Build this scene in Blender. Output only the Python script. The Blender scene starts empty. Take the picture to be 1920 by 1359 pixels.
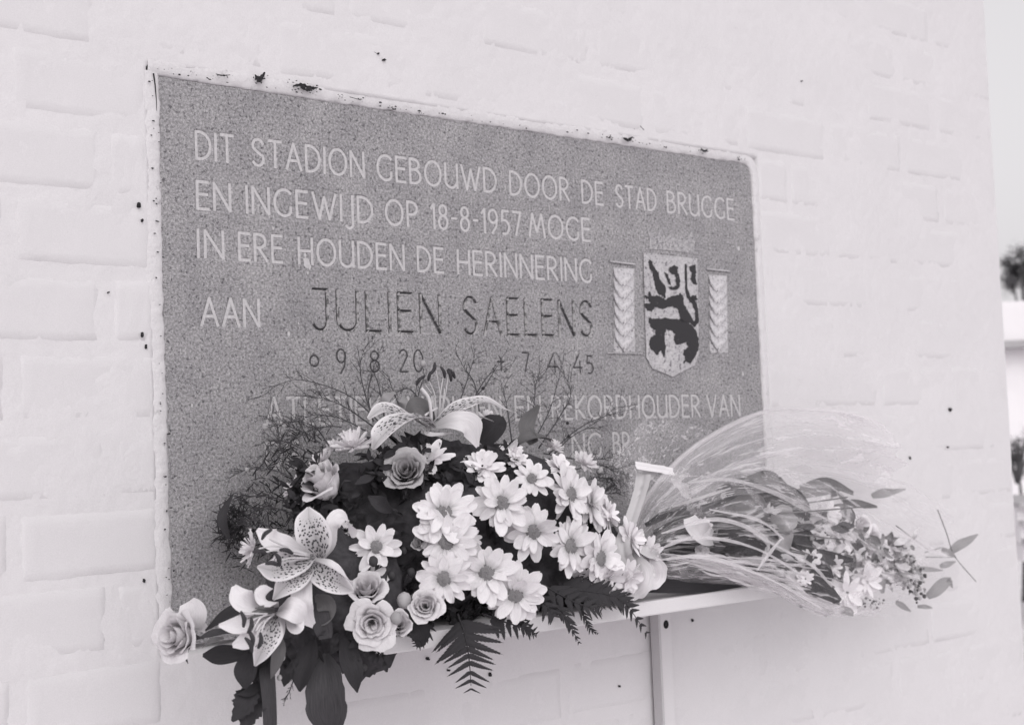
import bpy, math, random
import numpy as np
from mathutils import Vector, Matrix, noise
random.seed(7); rng = np.random.default_rng(7)
PI = math.pi
S = bpy.context.scene
C = S.collection

# ------------------------------------------------------------------ camera
F_PX, CX, CY = 2650.0, 960.0, 679.5
YAW, PITCH, ROLL = (math.radians(a) for a in (39.7116, 3.6016, -2.2770))
CAM = Vector((-0.71421738, -1.47551057, -0.44605691))
FW = Vector((math.sin(YAW)*math.cos(PITCH), math.cos(YAW)*math.cos(PITCH), math.sin(PITCH)))
_rt = Vector((math.cos(YAW), -math.sin(YAW), 0.0)); _up = _rt.cross(FW)
RT = math.cos(ROLL)*_rt + math.sin(ROLL)*_up
UP = -math.sin(ROLL)*_rt + math.cos(ROLL)*_up
cd = bpy.data.cameras.new('camera'); cam = bpy.data.objects.new('camera', cd); C.objects.link(cam)
cam.matrix_world = Matrix((( RT.x, UP.x, -FW.x, CAM.x), (RT.y, UP.y, -FW.y, CAM.y), (RT.z, UP.z, -FW.z, CAM.z), (0, 0, 0, 1)))
cd.sensor_width = 36.0; cd.lens = F_PX/1920*36.0; cd.clip_start = 0.02; cd.clip_end = 500
cd.dof.use_dof = True; cd.dof.focus_distance = 1.62; cd.dof.aperture_fstop = 8
S.camera = cam
# ------------------------------------------------------------------ light
w = bpy.data.worlds.new('World'); S.world = w; w.use_nodes = True
nt = w.node_tree; nt.nodes.clear()
out = nt.nodes.new('ShaderNodeOutputWorld'); bg = nt.nodes.new('ShaderNodeBackground')
sky = nt.nodes.new('ShaderNodeTexSky'); sky.sky_type = 'NISHITA'; sky.sun_disc = False
SUN_EL, SUN_AZ = math.radians(34), math.radians(206)      # azimuth measured clockwise from +y
sky.sun_elevation = SUN_EL; sky.sun_rotation = SUN_AZ
sky.dust_density = 4.0; sky.air_density = 1.2
hs = nt.nodes.new('ShaderNodeHueSaturation'); hs.inputs['Saturation'].default_value = 0.04
ov = nt.nodes.new('ShaderNodeMix'); ov.data_type = 'RGBA'; ov.inputs[0].default_value = .6; ov.inputs[7].default_value = (4.3, 4.1, 4.27, 1)   # even overcast veil
nt.links.new(sky.outputs[0], hs.inputs['Color']); nt.links.new(hs.outputs[0], ov.inputs[6]); nt.links.new(ov.outputs[2], bg.inputs['Color'])
bg.inputs['Strength'].default_value = 0.15; nt.links.new(bg.outputs[0], out.inputs[0])
sl = bpy.data.lights.new('sun', 'SUN'); sun = bpy.data.objects.new('sun', sl); C.objects.link(sun)
sl.energy = 0.5; sl.angle = math.radians(60); sl.color = (1.0, 0.985, 0.97)
sd = Vector((math.sin(SUN_AZ)*math.cos(SUN_EL), math.cos(SUN_AZ)*math.cos(SUN_EL), math.sin(SUN_EL)))
sun.rotation_euler = sd.to_track_quat('Z', 'Y').to_euler()
S.view_settings.view_transform = 'Standard'; S.view_settings.look = 'None'
S.view_settings.gamma = 1.0; S.view_settings.exposure = 0.28
S.cycles.max_bounces = 8; S.cycles.transparent_max_bounces = 24; S.cycles.diffuse_bounces = 4
S.cycles.caustics_reflective = False; S.cycles.caustics_refractive = False

# ------------------------------------------------------------------ helpers
def P(px, py, Y=0.0):
    """point seen at photo pixel (px,py) lying Y metres in front of the wall face"""
    d = FW + RT*((px-CX)/F_PX) - UP*((py-CY)/F_PX)
    return CAM + d*((-Y-CAM.y)/d.y)
def MPP(p): return (p-CAM).dot(FW)/F_PX                    # metres per photo pixel at p
def DIR(n): return (RT*n[0] + UP*n[1] - FW*n[2]).normalized()
WORLD = {}
def tag(o, label, cat=None, group=None, kind=None):
    if label: o['label'] = label
    if cat: o['category'] = cat
    if group: o['group'] = group
    if kind: o['kind'] = kind
    return o
def empty(name, loc, parent=None):
    o = bpy.data.objects.new(name, None); C.objects.link(o); loc = Vector(loc)
    o.empty_display_size = 0.02
    if parent is not None: o.parent = parent; o.location = loc - WORLD[parent.name]
    else: o.location = loc
    WORLD[o.name] = loc
    return o
def mk(name, verts, faces, mat, parent=None, uv=None, smooth=True, kind=None, label=None):
    vs = np.asarray(verts, dtype=float).reshape(-1, 3); c = (vs.min(0)+vs.max(0))/2
    me = bpy.data.meshes.new(name); me.from_pydata([tuple(v) for v in vs-c], [], [tuple(int(i) for i in f) for f in faces])
    if uv is not None:
        l = me.uv_layers.new(name='uv'); uvs = np.asarray(uv, dtype=float)
        idx = np.empty(len(me.loops), dtype=np.int32); me.loops.foreach_get('vertex_index', idx)
        l.data.foreach_set('uv', uvs[idx].ravel())
    if smooth: me.polygons.foreach_set('use_smooth', [True]*len(me.polygons))
    me.materials.append(mat); me.update()
    o = bpy.data.objects.new(name, me); C.objects.link(o); c = Vector(c)
    if parent is not None: o.parent = parent; o.location = c - WORLD[parent.name]
    else: o.location = c
    WORLD[o.name] = c
    if kind: o['kind'] = kind
    if label: o['label'] = label
    return o
def inst(name, me, M, parent):
    o = bpy.data.objects.new(name, me); C.objects.link(o); o.parent = parent
    M = M.copy(); w_ = M.translation.copy(); M.translation = w_ - WORLD[parent.name]; o.matrix_local = M
    WORLD[o.name] = w_
    return o
class MB:
    def __init__(s): s.v = []; s.f = []; s.u = []
    def add(s, v, f, u=None):
        b = len(s.v); s.v += [tuple(x) for x in v]; s.f += [tuple(i+b for i in q) for q in f]
        s.u += [tuple(x) for x in u] if u is not None else [(0, 0)]*len(v)
    def box(s, a, b):
        x0, y0, z0 = a; x1, y1, z1 = b
        s.add([(x0,y0,z0),(x1,y0,z0),(x1,y1,z0),(x0,y1,z0),(x0,y0,z1),(x1,y0,z1),(x1,y1,z1),(x0,y1,z1)],
              [(0,3,2,1),(4,5,6,7),(0,1,5,4),(1,2,6,5),(2,3,7,6),(3,0,4,7)])
    def build(s, name, mat, parent=None, smooth=True, kind=None, label=None):
        return mk(name, s.v, s.f, mat, parent, s.u, smooth, kind, label)
def catmull(pts, n):
    p = np.asarray([tuple(q) for q in pts], dtype=float)
    if len(p) < 3: t = np.linspace(0, 1, n)[:, None]; return p[0]*(1-t)+p[-1]*t
    p = np.vstack([2*p[0]-p[1], p, 2*p[-1]-p[-2]]); m = len(p)-3
    o = []
    for t in np.linspace(0, m-1e-6, n):
        i = int(t); u = t-i; a, b, c, d = p[i:i+4]
        o.append(.5*((2*b)+(-a+c)*u+(2*a-5*b+4*c-d)*u*u+(-a+3*b-3*c+d)*u**3))
    return np.array(o)
def tube(mb, pts, r0, r1=None, n=6, seg=4):
    r1 = r0 if r1 is None else r1
    c = catmull(pts, n); vs = []; fs = []
    for i in range(n):
        t = Vector(c[min(i+1, n-1)]-c[max(i-1, 0)]).normalized()
        a = t.orthogonal().normalized(); b = t.cross(a); r = r0+(r1-r0)*i/(n-1)
        for k in range(seg):
            q = 2*PI*k/seg; vs.append(Vector(c[i])+(a*math.cos(q)+b*math.sin(q))*r)
    for i in range(n-1):
        for k in range(seg):
            k2 = (k+1) % seg; fs.append((i*seg+k, i*seg+k2, (i+1)*seg+k2, (i+1)*seg+k))
    fs.append(tuple(range(seg))[::-1]); fs.append(tuple((n-1)*seg+k for k in range(seg)))
    mb.add(vs, fs)
def nz(x, y=0.0, z=0.0): return noise.noise(Vector((x, y, z)))

def blade(name, pts, widths, m, parent, n0=(0,0,1), n1=None, cup=.15, nseg=16, nc=6, serr=0.0, ns=9, wave=0.0, groove=.0, label=None, mb=None, fold=0.0):
    """a petal or leaf along pts [(px,py,Y)], half widths in photo pixels, facing n0 at the base and n1 at the tip"""
    c = catmull([P(*p) for p in pts], nseg+1); wd = catmull([(w_, 0, 0) for w_ in widths], nseg+1)[:, 0]
    A, B = DIR(n0), DIR(n1 or n0); vs = []; us = []; fs = []; sd_ = random.random()*99
    for i in range(nseg+1):
        v = i/nseg; t_ = Vector(c[min(i+1, nseg)]-c[max(i-1, 0)]).normalized(); nn = A.lerp(B, v)
        side = t_.cross(nn); side = side.normalized() if side.length > 1e-5 else RT.copy(); nn = side.cross(t_).normalized()
        W_ = max(wd[i], .15)*MPP(Vector(c[i]))
        for k in range(nc+1):
            s_ = k/nc*2-1
            ww = W_*(1+(serr*((v*ns) % 1.0-.5) if abs(s_) > .9 else 0))
            off = cup*W_*(s_*s_) - groove*W_*max(0, 1-abs(s_)*3) + wave*W_*math.sin(v*14+sd_+(2 if s_ > 0 else 0))*abs(s_)**2*v + fold*W_*abs(s_)
            vs.append(Vector(c[i])+side*(s_*ww)+nn*off); us.append((k/nc, v))
    for i in range(nseg):
        for k in range(nc): a_ = i*(nc+1)+k; fs.append((a_, a_+1, a_+nc+2, a_+nc+1))
    if mb is not None: mb.add(vs, fs, us); return None
    return mk(name, vs, fs, m, parent, us, True, None, label)

# ------------------------------------------------------------------ materials
def mat(name):
    m = bpy.data.materials.new(name); m.use_nodes = True; m.node_tree.nodes.clear(); return m, m.node_tree
def N(t, ty, **k):
    n = t.nodes.new(ty)
    for a, b in k.items():
        if a.startswith('i_'):
            n.inputs[a[2:].replace('_', ' ')].default_value = b
        else: setattr(n, a, b)
    return n
def ramp(t, src, stops):
    r = t.nodes.new('ShaderNodeValToRGB'); e = r.color_ramp.elements
    while len(e) < len(stops): e.new(0.5)
    for q, (p, c) in zip(e, stops): q.position = p; q.color = (*c, 1) if len(c) == 3 else c
    t.links.new(src, r.inputs[0]); return r.outputs[0]
T = (1.0, 0.968, 0.992)                                     # warm-violet print tone carried by the things' own colours
def g(v, t=None):
    k = (1.0, 0.955, 1.03) if v < 0.12 else T
    return tuple(v*c for c in k)
def mixc(t, f, a, b, bt='MIX'):
    m = t.nodes.new('ShaderNodeMix'); m.data_type = 'RGBA'; m.blend_type = bt
    for s, q in ((0, f), (6, a), (7, b)):
        if isinstance(q, (int, float)): m.inputs[s].default_value = q
        elif isinstance(q, tuple): m.inputs[s].default_value = (*q, 1)
        else: t.links.new(q, m.inputs[s])
    return m.outputs[2]
def noise_n(t, scale, detail=4, rough=.6, coord='Object', dist=0.0, mscale=None):
    tc = t.nodes.new('ShaderNodeTexCoord'); n = N(t, 'ShaderNodeTexNoise', i_Scale=scale, i_Detail=detail, i_Roughness=rough, i_Distortion=dist)
    if mscale:
        mp = t.nodes.new('ShaderNodeMapping'); mp.inputs['Scale'].default_value = mscale
        t.links.new(tc.outputs[coord], mp.inputs[0]); t.links.new(mp.outputs[0], n.inputs['Vector'])
    else: t.links.new(tc.outputs[coord], n.inputs['Vector'])
    return n.outputs['Fac']
def principled(t, col, rough=.8, spec=.3, bump=None, bs=.3, bd=.001):
    o = N(t, 'ShaderNodeOutputMaterial'); p = N(t, 'ShaderNodeBsdfPrincipled')
    if isinstance(col, tuple): p.inputs['Base Color'].default_value = (*col, 1)
    else: t.links.new(col, p.inputs['Base Color'])
    p.inputs['Roughness'].default_value = rough; p.inputs['Specular IOR Level'].default_value = spec
    if bump is not None:
        b = N(t, 'ShaderNodeBump', i_Strength=bs, i_Distance=bd); t.links.new(bump, b.inputs['Height']); t.links.new(b.outputs[0], p.inputs['Normal'])
    t.links.new(p.outputs[0], o.inputs[0]); return p
def stone_mat(name, lo, mid, hi):
    m, t = mat(name)
    a = noise_n(t, 330, 4, .8); b = noise_n(t, 210, 2, .6); c = noise_n(t, 14, 6, .75)
    col = ramp(t, a, [(.30, g(lo)), (.5, g(mid)), (.70, g(hi))])
    dk = ramp(t, b, [(.33, (.42, .41, .43)), (.43, (1, 1, 1))])
    col = mixc(t, 1.0, col, dk, 'MULTIPLY')
    col = mixc(t, .8, col, ramp(t, c, [(.32, (.74, .74, .76)), (.68, (1.16, 1.16, 1.16))]), 'MULTIPLY')
    principled(t, col, .85, .2, a, .5, .0006); return m
M_STONE = stone_mat('speckled_stone', .12, .295, .54)
M_CARVED = stone_mat('pale_carved_stone', .30, .47, .60)
def paint_mat(name, v, bs=.5, dirt=.0, sc=60):
    m, t = mat(name)
    a = noise_n(t, sc, 5, .6); b = noise_n(t, 7, 5, .65); c = noise_n(t, 700, 2, .5)
    col = ramp(t, b, [(.3, g(v*.955)), (.65, g(v))])
    col = mixc(t, .6, col, ramp(t, c, [(.3, (.93, .93, .93)), (.7, (1.05, 1.05, 1.05))]), 'MULTIPLY')
    if dirt:
        d = noise_n(t, 38, 6, .75)
        col = mixc(t, dirt, col, ramp(t, d, [(.30, (.35, .34, .35)), (.40, (1, 1, 1))]), 'MULTIPLY')
    principled(t, col, .7, .3, a, bs, .0018); return m
M_WALL = paint_mat('white_wall_paint', .655, .35)
M_MORTAR = paint_mat('white_painted_mortar', .665, .5, .0, 90)
M_EDGE = paint_mat('painted_mortar_edge', .65, .9, .5, 120)
M_SHELF = paint_mat('white_shelf_paint', .68, .25, .0, 40)
M_STEEL = paint_mat('shade_grey_steel', .50, .5, .35, 90)  # post web: shade on its left face put into the colour as grey
def simple(name, v, rough=.7, spec=.3, var=.15, sc=120):
    m, t = mat(name); a = noise_n(t, sc, 4, .6)
    principled(t, ramp(t, a, [(.3, g(v*(1-var))), (.7, g(v*(1+var)))]), rough, spec, a, .2, .0006); return m
M_INFILL = simple('pale_letter_paint', .50, .8, .2, .16, 260)
M_DARKHOLE = simple('dark_dirt', .035, .9, .1, .4, 200)
def worn(name, dark, light, thr, sc=260):
    m, t = mat(name); a = noise_n(t, sc, 5, .7)
    principled(t, ramp(t, a, [(thr-.04, g(dark)), (thr+.05, g(light))]), .8, .2, a, .3, .0006); return m
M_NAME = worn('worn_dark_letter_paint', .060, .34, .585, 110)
M_NAME_LIT = worn('worn_lit_letter_face', .12, .40, .47, 130)  # lower/right groove faces: light on them painted in as a paler tone, plus wear
M_LEAFCARVE = stone_mat('carved_leaf_stone', .40, .56, .66)
M_CROWN = stone_mat('weathered_carved_stone', .20, .37, .56)
M_DATE = worn('worn_thin_letter_paint', .08, .28, .585, 200)
M_LION = worn('flaking_black_paint', .042, .36, .70, 200)
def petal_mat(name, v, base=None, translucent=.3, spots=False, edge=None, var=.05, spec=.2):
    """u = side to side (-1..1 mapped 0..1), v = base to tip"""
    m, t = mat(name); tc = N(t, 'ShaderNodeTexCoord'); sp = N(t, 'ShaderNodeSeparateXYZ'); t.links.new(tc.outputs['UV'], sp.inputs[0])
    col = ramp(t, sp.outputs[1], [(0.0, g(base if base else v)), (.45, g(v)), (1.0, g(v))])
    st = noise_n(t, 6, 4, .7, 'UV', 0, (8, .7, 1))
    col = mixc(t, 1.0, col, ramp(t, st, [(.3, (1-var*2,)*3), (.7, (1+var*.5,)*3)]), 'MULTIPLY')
    if spots:
        mid = N(t, 'ShaderNodeMath', operation='SUBTRACT'); mid.inputs[1].default_value = .5; t.links.new(sp.outputs[0], mid.inputs[0])
        ab = N(t, 'ShaderNodeMath', operation='ABSOLUTE'); t.links.new(mid.outputs[0], ab.inputs[0])
        band = ramp(t, ab.outputs[0], [(0.0, (.55,)*3), (.05, (.72,)*3), (.30, (.86,)*3), (.44, (1.12,)*3)])
        col = mixc(t, .85, col, band, 'MULTIPLY')
        mp = N(t, 'ShaderNodeMapping'); mp.inputs['Scale'].default_value = (11, 17, 1); t.links.new(tc.outputs['UV'], mp.inputs[0])
        vo = N(t, 'ShaderNodeTexVoronoi', i_Scale=1.0); vo.voronoi_dimensions = '2D'; t.links.new(mp.outputs[0], vo.inputs['Vector'])
        lim = ramp(t, sp.outputs[1], [(0.0, (.36,)*3), (.60, (.30,)*3), (.78, (0.0,)*3)])
        lt = N(t, 'ShaderNodeMath', operation='LESS_THAN'); nq = noise_n(t, 9, 2, .5, 'UV'); ad = N(t, 'ShaderNodeMath', operation='MULTIPLY_ADD'); t.links.new(nq, ad.inputs[0]); ad.inputs[1].default_value = .34; t.links.new(vo.outputs['Distance'], ad.inputs[2]); sb = N(t, 'ShaderNodeMath', operation='SUBTRACT'); t.links.new(ad.outputs[0], sb.inputs[0]); sb.inputs[1].default_value = .15; t.links.new(sb.outputs[0], lt.inputs[0]); t.links.new(lim, lt.inputs[1])
        e2 = N(t, 'ShaderNodeMath', operation='LESS_THAN'); t.links.new(ab.outputs[0], e2.inputs[0]); e2.inputs[1].default_value = .40
        mu = N(t, 'ShaderNodeMath', operation='MULTIPLY'); t.links.new(lt.outputs[0], mu.inputs[0]); t.links.new(e2.outputs[0], mu.inputs[1])
        col = mixc(t, mu.outputs[0], col, g(.07))
    o = N(t, 'ShaderNodeOutputMaterial'); p = N(t, 'ShaderNodeBsdfPrincipled', i_Roughness=.6); p.inputs['Specular IOR Level'].default_value = spec
    t.links.new(col, p.inputs['Base Color'])
    bn = N(t, 'ShaderNodeBump', i_Strength=.6, i_Distance=.0012); t.links.new(st, bn.inputs['Height']); t.links.new(bn.outputs[0], p.inputs['Normal'])
    tr = N(t, 'ShaderNodeBsdfTranslucent'); t.links.new(col, tr.inputs[0])
    mx = N(t, 'ShaderNodeMixShader'); mx.inputs[0].default_value = translucent
    t.links.new(p.outputs[0], mx.inputs[1]); t.links.new(tr.outputs[0], mx.inputs[2]); t.links.new(mx.outputs[0], o.inputs[0]); return m
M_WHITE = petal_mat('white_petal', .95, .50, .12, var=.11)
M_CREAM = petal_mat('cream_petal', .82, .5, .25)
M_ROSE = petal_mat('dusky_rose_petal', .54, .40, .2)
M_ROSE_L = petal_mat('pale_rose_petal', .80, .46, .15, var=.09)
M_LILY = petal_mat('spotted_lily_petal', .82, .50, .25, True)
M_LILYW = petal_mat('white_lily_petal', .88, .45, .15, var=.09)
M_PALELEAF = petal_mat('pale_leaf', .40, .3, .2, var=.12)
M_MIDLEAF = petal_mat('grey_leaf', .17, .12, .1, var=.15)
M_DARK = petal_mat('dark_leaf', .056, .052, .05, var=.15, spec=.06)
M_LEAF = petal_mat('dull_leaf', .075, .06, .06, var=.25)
M_FERN = simple('dark_fern', .044, .85, .1, .15, 150)
M_TWIG = simple('dark_twig', .075, .8, .2, .3, 150)
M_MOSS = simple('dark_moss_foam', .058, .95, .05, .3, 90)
M_DISC = simple('flower_disc', .26, .9, .1, .35, 900)
M_ANTHER = simple('dark_anther', .055, .9, .1, .3, 500)
M_FILAMENT = simple('pale_filament', .62, .6, .3, .1, 200)
M_STEM = simple('green_stem', .16, .6, .3, .25, 120)
M_RIBBON = simple('white_ribbon', .48, .45, .4, .04, 60)
M_PAPER = simple('white_tape', .74, .6, .3, .03, 60)

# ------------------------------------------------------------------ wall of painted brick
ZT, ZB, XR = 0.0, -0.648, 1.0265                           # plaque: top, bottom (below the shelf top) and right edge; left edge x = 0
ROW0 = P(150, 655).z; ROWH = 0.0835
BRW = 0.215; JT = 0.011
XEND = P(1875, 560).x
wall = tag(empty('brick_wall', (0.7, 0, -1.3)), 'white painted brick wall filling the frame behind the grey stone plaque', 'wall')
mb = MB(); mb.box((-1.2, 0.0135, -1.35), (XEND-.002, 0.30, 0.9)); mb.build('wall_core', M_MORTAR, wall, False)
nx_, nz0 = 520, 330; gx, gz = np.meshgrid(np.linspace(-.5, XEND-.001, nx_), np.linspace(-1.2, .62, nz0))
gy = np.empty_like(gx)
for j in range(nz0):
    for i in range(nx_):
        x, z = gx[j, i], gz[j, i]
        gy[j, i] = -.00350+.00075*max(0, min(1, .5-x*4))+.0006*(1 if z < -.66 and x < .8 else 0)-.0017*nz(x*5, z*7, 4)-.0007*nz(x*60, z*60, 8)-.0005*nz(x*170, z*170, 3)
gy = np.where((gx > -.012) & (gx < XR+.010) & (gz < .010) & (gz > ZB-.006), .012, gy)
ii_ = (np.arange(nx_-1)[None, :]+np.arange(nz0-1)[:, None]*nx_).ravel()
mk('mortar', np.stack([gx, gy, gz], -1).reshape(-1, 3), np.stack([ii_, ii_+1, ii_+nx_+1, ii_+nx_], -1), M_MORTAR, wall)
def brick_mesh(seed, L, H=ROWH-JT):
    nx, nz_ = 14, 7; vs = []; fs = []; r = random.Random(seed); ox = r.random()*50
    for j in range(nz_+1):
        for i in range(nx+1):
            u, v = i/nx, j/nz_
            # edges packed tighter so the arris is rounded
            uu = .5-.5*math.cos(PI*u); vv = .5-.5*math.cos(PI*v)
            x = (uu-.5)*L; z = (vv-.5)*H
            e = min(uu*L, (1-uu)*L, vv*H, (1-vv)*H)
            y = 0.0030*(1-min(1, e/.0055))**2
            y += .0011*nz(x*20+ox, z*24, seed) + .0009*nz(x*90+ox, z*90, seed)
            if i in (0, nx): x += .0030*nz(z*50, ox)
            if j in (0, nz_): z += .0034*nz(x*30, ox, 3)
            vs.append((x, y, z))
    for j in range(nz_):
        for i in range(nx):
            a = j*(nx+1)+i; fs.append((a, a+1, a+nx+2, a+nx+1))
    me = bpy.data.meshes.new('brick'); me.from_pydata(vs, [], fs); me.polygons.foreach_set('use_smooth', [True]*len(fs)); me.materials.append(M_WALL)
    return me
FULL = [brick_mesh(s, BRW-JT) for s in range(9)]; CUT = {}
bricks = []
def put_brick(x0, x1, z):
    L = x1-x0
    if L < .022: return
    if abs(L-(BRW-JT)) < .003: me = random.choice(FULL)
    else: me = brick_mesh(random.randint(10, 999), L)
    o = inst('brick', me, Matrix.Translation(((x0+x1)/2+random.uniform(-.002, .002), -.0030-random.random()*.0007, z+random.uniform(-.002, .002))) @ Matrix.Rotation(random.uniform(-.010, .010), 4, 'Y') @ Matrix.Rotation(random.uniform(-.004, .004), 4, 'Z'), wall)
    bricks.append(o)
MG = .013
k0 = int(round((-1.32-ROW0)/ROWH)); 
for k in range(k0, 12):
    zb = ROW0+k*ROWH; zc = zb+ROWH/2
    if zc > .56 or zc < -1.12: continue
    off = (P(205, 860).x if k % 2 == 0 else P(205, 860).x-BRW/2)
    n0 = int((-.6-off)/BRW)-1
    for n in range(n0, 14):
        a, b = off+n*BRW+JT/2, off+(n+1)*BRW-JT/2
        b = min(b, XEND)
        if b <= a or b < -.45: continue
        if zb < ZT+MG-.004 and zb+ROWH > ZB-MG:
            if zb+ROWH > ZT+MG: # row cut by the plaque's top edge: keep only outside the plaque
                pass
            if a < -MG: put_brick(a, min(b, -MG), zc)
            if b > XR+MG: put_brick(max(a, XR+MG), b, zc)
        else: put_brick(a, b, zc)
# chips in the paint
mb = MB()
for (px, py, rx, rz) in ((262, 384, 4, 9), (268, 413, 3, 5), (268, 627, 3, 8), (275, 650, 2, 6), (272, 1088, 2, 6), (205, 548, 2, 2), (1783, 768, 8, 6), (1779, 838, 3, 3), (1708, 858, 2, 5),
                         (711, 100, 3, 2), (722, 112, 6, 3), (1505, 152, 2, 2), (1612, 1085, 3, 2), (1478, 1118, 3, 2), (1504, 1136, 4, 4), (736, 1234, 7, 3), (804, 1235, 5, 4), (843, 1256, 4, 3), (921, 1264, 3, 6), (1300, 1162, 3, 5), (1163, 1286, 2, 3)):
    c = P(px, py, .0075); m_ = MPP(c); n = 9; vs = [c]
    for i in range(n):
        q = 2*PI*i/n; r = 1+.9*nz(px+i*1.7, py)
        vs.append(c+Vector((math.cos(q)*rx*m_*r*.62, 0, math.sin(q)*rz*m_*r*.62)))
    vs += [v+Vector((0, .006, 0)) for v in vs[1:]]
    mb.add(vs, [(0, i+1, (i+1) % n+1) for i in range(n)]+[(i+1, n+1+i, n+1+(i+1) % n, (i+1) % n+1) for i in range(n)])
mb.build('paint_chip', M_DARKHOLE, wall, True, 'stuff', 'small dark chips and specks in the white wall paint')

# ------------------------------------------------------------------ stroke lettering
def arc(cx, cy, rx, ry, a0, a1, n=12):
    return [(cx+rx*math.cos(math.radians(a0+(a1-a0)*i/n)), cy+ry*math.sin(math.radians(a0+(a1-a0)*i/n))) for i in range(n+1)]
GLY = {
 'D': (.52, [[(0,0),(0,1)], [(0,1),(.12,1)]+arc(.12,.5,.4,.5,90,-90,14)+[(0,0)]]),
 'I': (.0, [[(0,0),(0,1)]]),
 'T': (.46, [[(.23,0),(.23,1)], [(0,1),(.46,1)]]),
 'S': (.42, [[(.40,.86)]+arc(.22,.75,.19,.25,45,200,9)+[(.10,.60),(.30,.42)]+arc(.21,.25,.20,.25,30,-150,9)]),
 'A': (.56, [[(0,0),(.28,1)], [(.28,1),(.56,0)], [(.10,.34),(.46,.34)]]),
 'O': (.66, [arc(.33,.5,.33,.5,90,450,26)]),
 'N': (.52, [[(0,0),(0,1)], [(0,1),(.52,0)], [(.52,0),(.52,1)]]),
 'G': (.56, [arc(.33,.5,.33,.5,48,300,20)+[(.54,.14),(.54,.34)]]),
 'E': (.36, [[(0,0),(0,1)], [(0,1),(.36,1)], [(0,.54),(.32,.54)], [(0,0),(.36,0)]]),
 'B': (.42, [[(0,0),(0,1)], [(0,1),(.12,1)]+arc(.14,.78,.22,.22,90,-90,8)+[(0,.56)], [(.14,.56)]+arc(.16,.28,.26,.28,90,-90,9)+[(0,0)]]),
 'U': (.50, [[(0,1),(0,.28)]+arc(.25,.28,.25,.28,180,300,9)+[(.48,.2)], [(.50,1),(.50,0)]]),
 'W': (.80, [[(0,1),(.22,0)], [(.22,0),(.40,.86)], [(.40,.86),(.58,0)], [(.58,0),(.80,1)]]),
 'R': (.44, [[(0,0),(0,1)], [(0,1),(.14,1)]+arc(.15,.75,.24,.25,90,-90,9)+[(0,.5)], [(.14,.5),(.44,0)]]),
 'P': (.38, [[(0,0),(0,1)], [(0,1),(.13,1)]+arc(.14,.74,.24,.26,90,-90,9)+[(0,.48)]]),
 'J': (.22, [[(.22,1),(.22,-.12)]+arc(.09,-.12,.13,.16,0,-150,7)]),
 'H': (.48, [[(0,0),(0,1)], [(.48,0),(.48,1)], [(0,.5),(.48,.5)]]),
 'L': (.36, [[(0,1),(0,0)], [(0,0),(.36,0)]]),
 'K': (.44, [[(0,0),(0,1)], [(.42,1),(.03,.5)], [(.03,.5),(.44,0)]]),
 'M': (.70, [[(0,0),(.14,1)], [(.14,1),(.34,.2)], [(.34,.2),(.56,1)], [(.56,1),(.70,0)]]),
 'V': (.54, [[(0,1),(.27,0)], [(.27,0),(.54,1)]]),
 'j': (.40, [[(.05,1),(.40,1)], [(.38,1),(.38,.26)]+arc(.20,.22,.18,.22,0,-155,9)]),
 'u': (.50, [[(0,1),(0,.28)]+arc(.25,.28,.25,.28,180,360,12)+[(.50,1)]]),
 '1': (.12, [[(0,.82),(.12,1)], [(.12,1),(.12,0)]]),
 '8': (.36, [arc(.18,.77,.15,.22,-90,270,14), arc(.18,.275,.18,.275,90,450,16)]),
 '9': (.36, [arc(.18,.72,.18,.28,0,360,16), [(.36,.72),(.32,.3),(.14,0)]]),
 '5': (.34, [[(.32,1),(.06,1)], [(.06,1),(.03,.58)], [(.03,.58)]+arc(.14,.3,.2,.3,90,-110,10)]),
 '7': (.36, [[(0,1),(.36,1)], [(.36,1),(.12,0)]]),
 '2': (.36, [arc(.17,.77,.17,.23,160,-10,8)+[(0,0)], [(0,0),(.36,0)]]),
 '0': (.40, [arc(.2,.5,.2,.5,90,450,22)]),
 '4': (.36, [[(.26,1),(0,.28)], [(0,.28),(.38,.28)], [(.28,.60),(.28,0)]]),
 'o': (.40, [arc(.2,.5,.2,.5,90,450,18)]),
 '-': (.18, [[(0,.48),(.18,.48)]]), '.': (.02, [[(0,.4),(.02,.4)]]), '+': (.3, [[(.15,.1),(.15,1)], [(0,.72),(.3,.72)]]),
}
def layout(word, p0, p1, h, gap=.20):
    """-> list of (char, strokes in plaque x,z)"""
    adv = []; x = 0
    for ch in word: adv.append(x); x += GLY[ch][0]+gap
    tot = max(x-gap, .01); sx = (p1.x-p0.x)/tot if len(word) > 1 else h
    if len(word) == 1 and GLY[word][0] > .1: sx = (p1.x-p0.x)/GLY[word][0]
    out = []
    for ch, a in zip(word, adv):
        st = []
        for s in GLY[ch][1]:
            q = []
            for (x_, y_) in s:
                X = p0.x+(a+x_)*sx; f = (a+x_)/tot
                q.append((X+random.uniform(-.0002, .0002), p0.z+(p1.z-p0.z)*f+y_*h))
            st.append(q)
        out.append((ch, st))
    return out
def line(words, ya, yb, xa, xb, h, gap=.2):
    r = []
    for (w_, a, b) in words:
        pa = P(a, ya+(yb-ya)*(a-xa)/(xb-xa)); pb = P(b, ya+(yb-ya)*(b-xa)/(xb-xa))
        r += layout(w_, pa, pb, h, gap)
    return r
H1 = .0318
light_letters = []
light_letters += line([('DIT',369,438),('STADION',474,683),('GEBOUWD',709,931),('DOOR',958,1068),('DE',1093,1131),('STAD',1156,1231),('BRUGGE',1253,1377)], 297, 412, 367, 1377, H1)
light_letters += line([('EN',371,432),('INGEWIJD',464,699),('OP',725,783),('18-8-1957',810,978),('MOGE',994,1107)], 391, 452, 370, 1107, H1)
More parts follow.
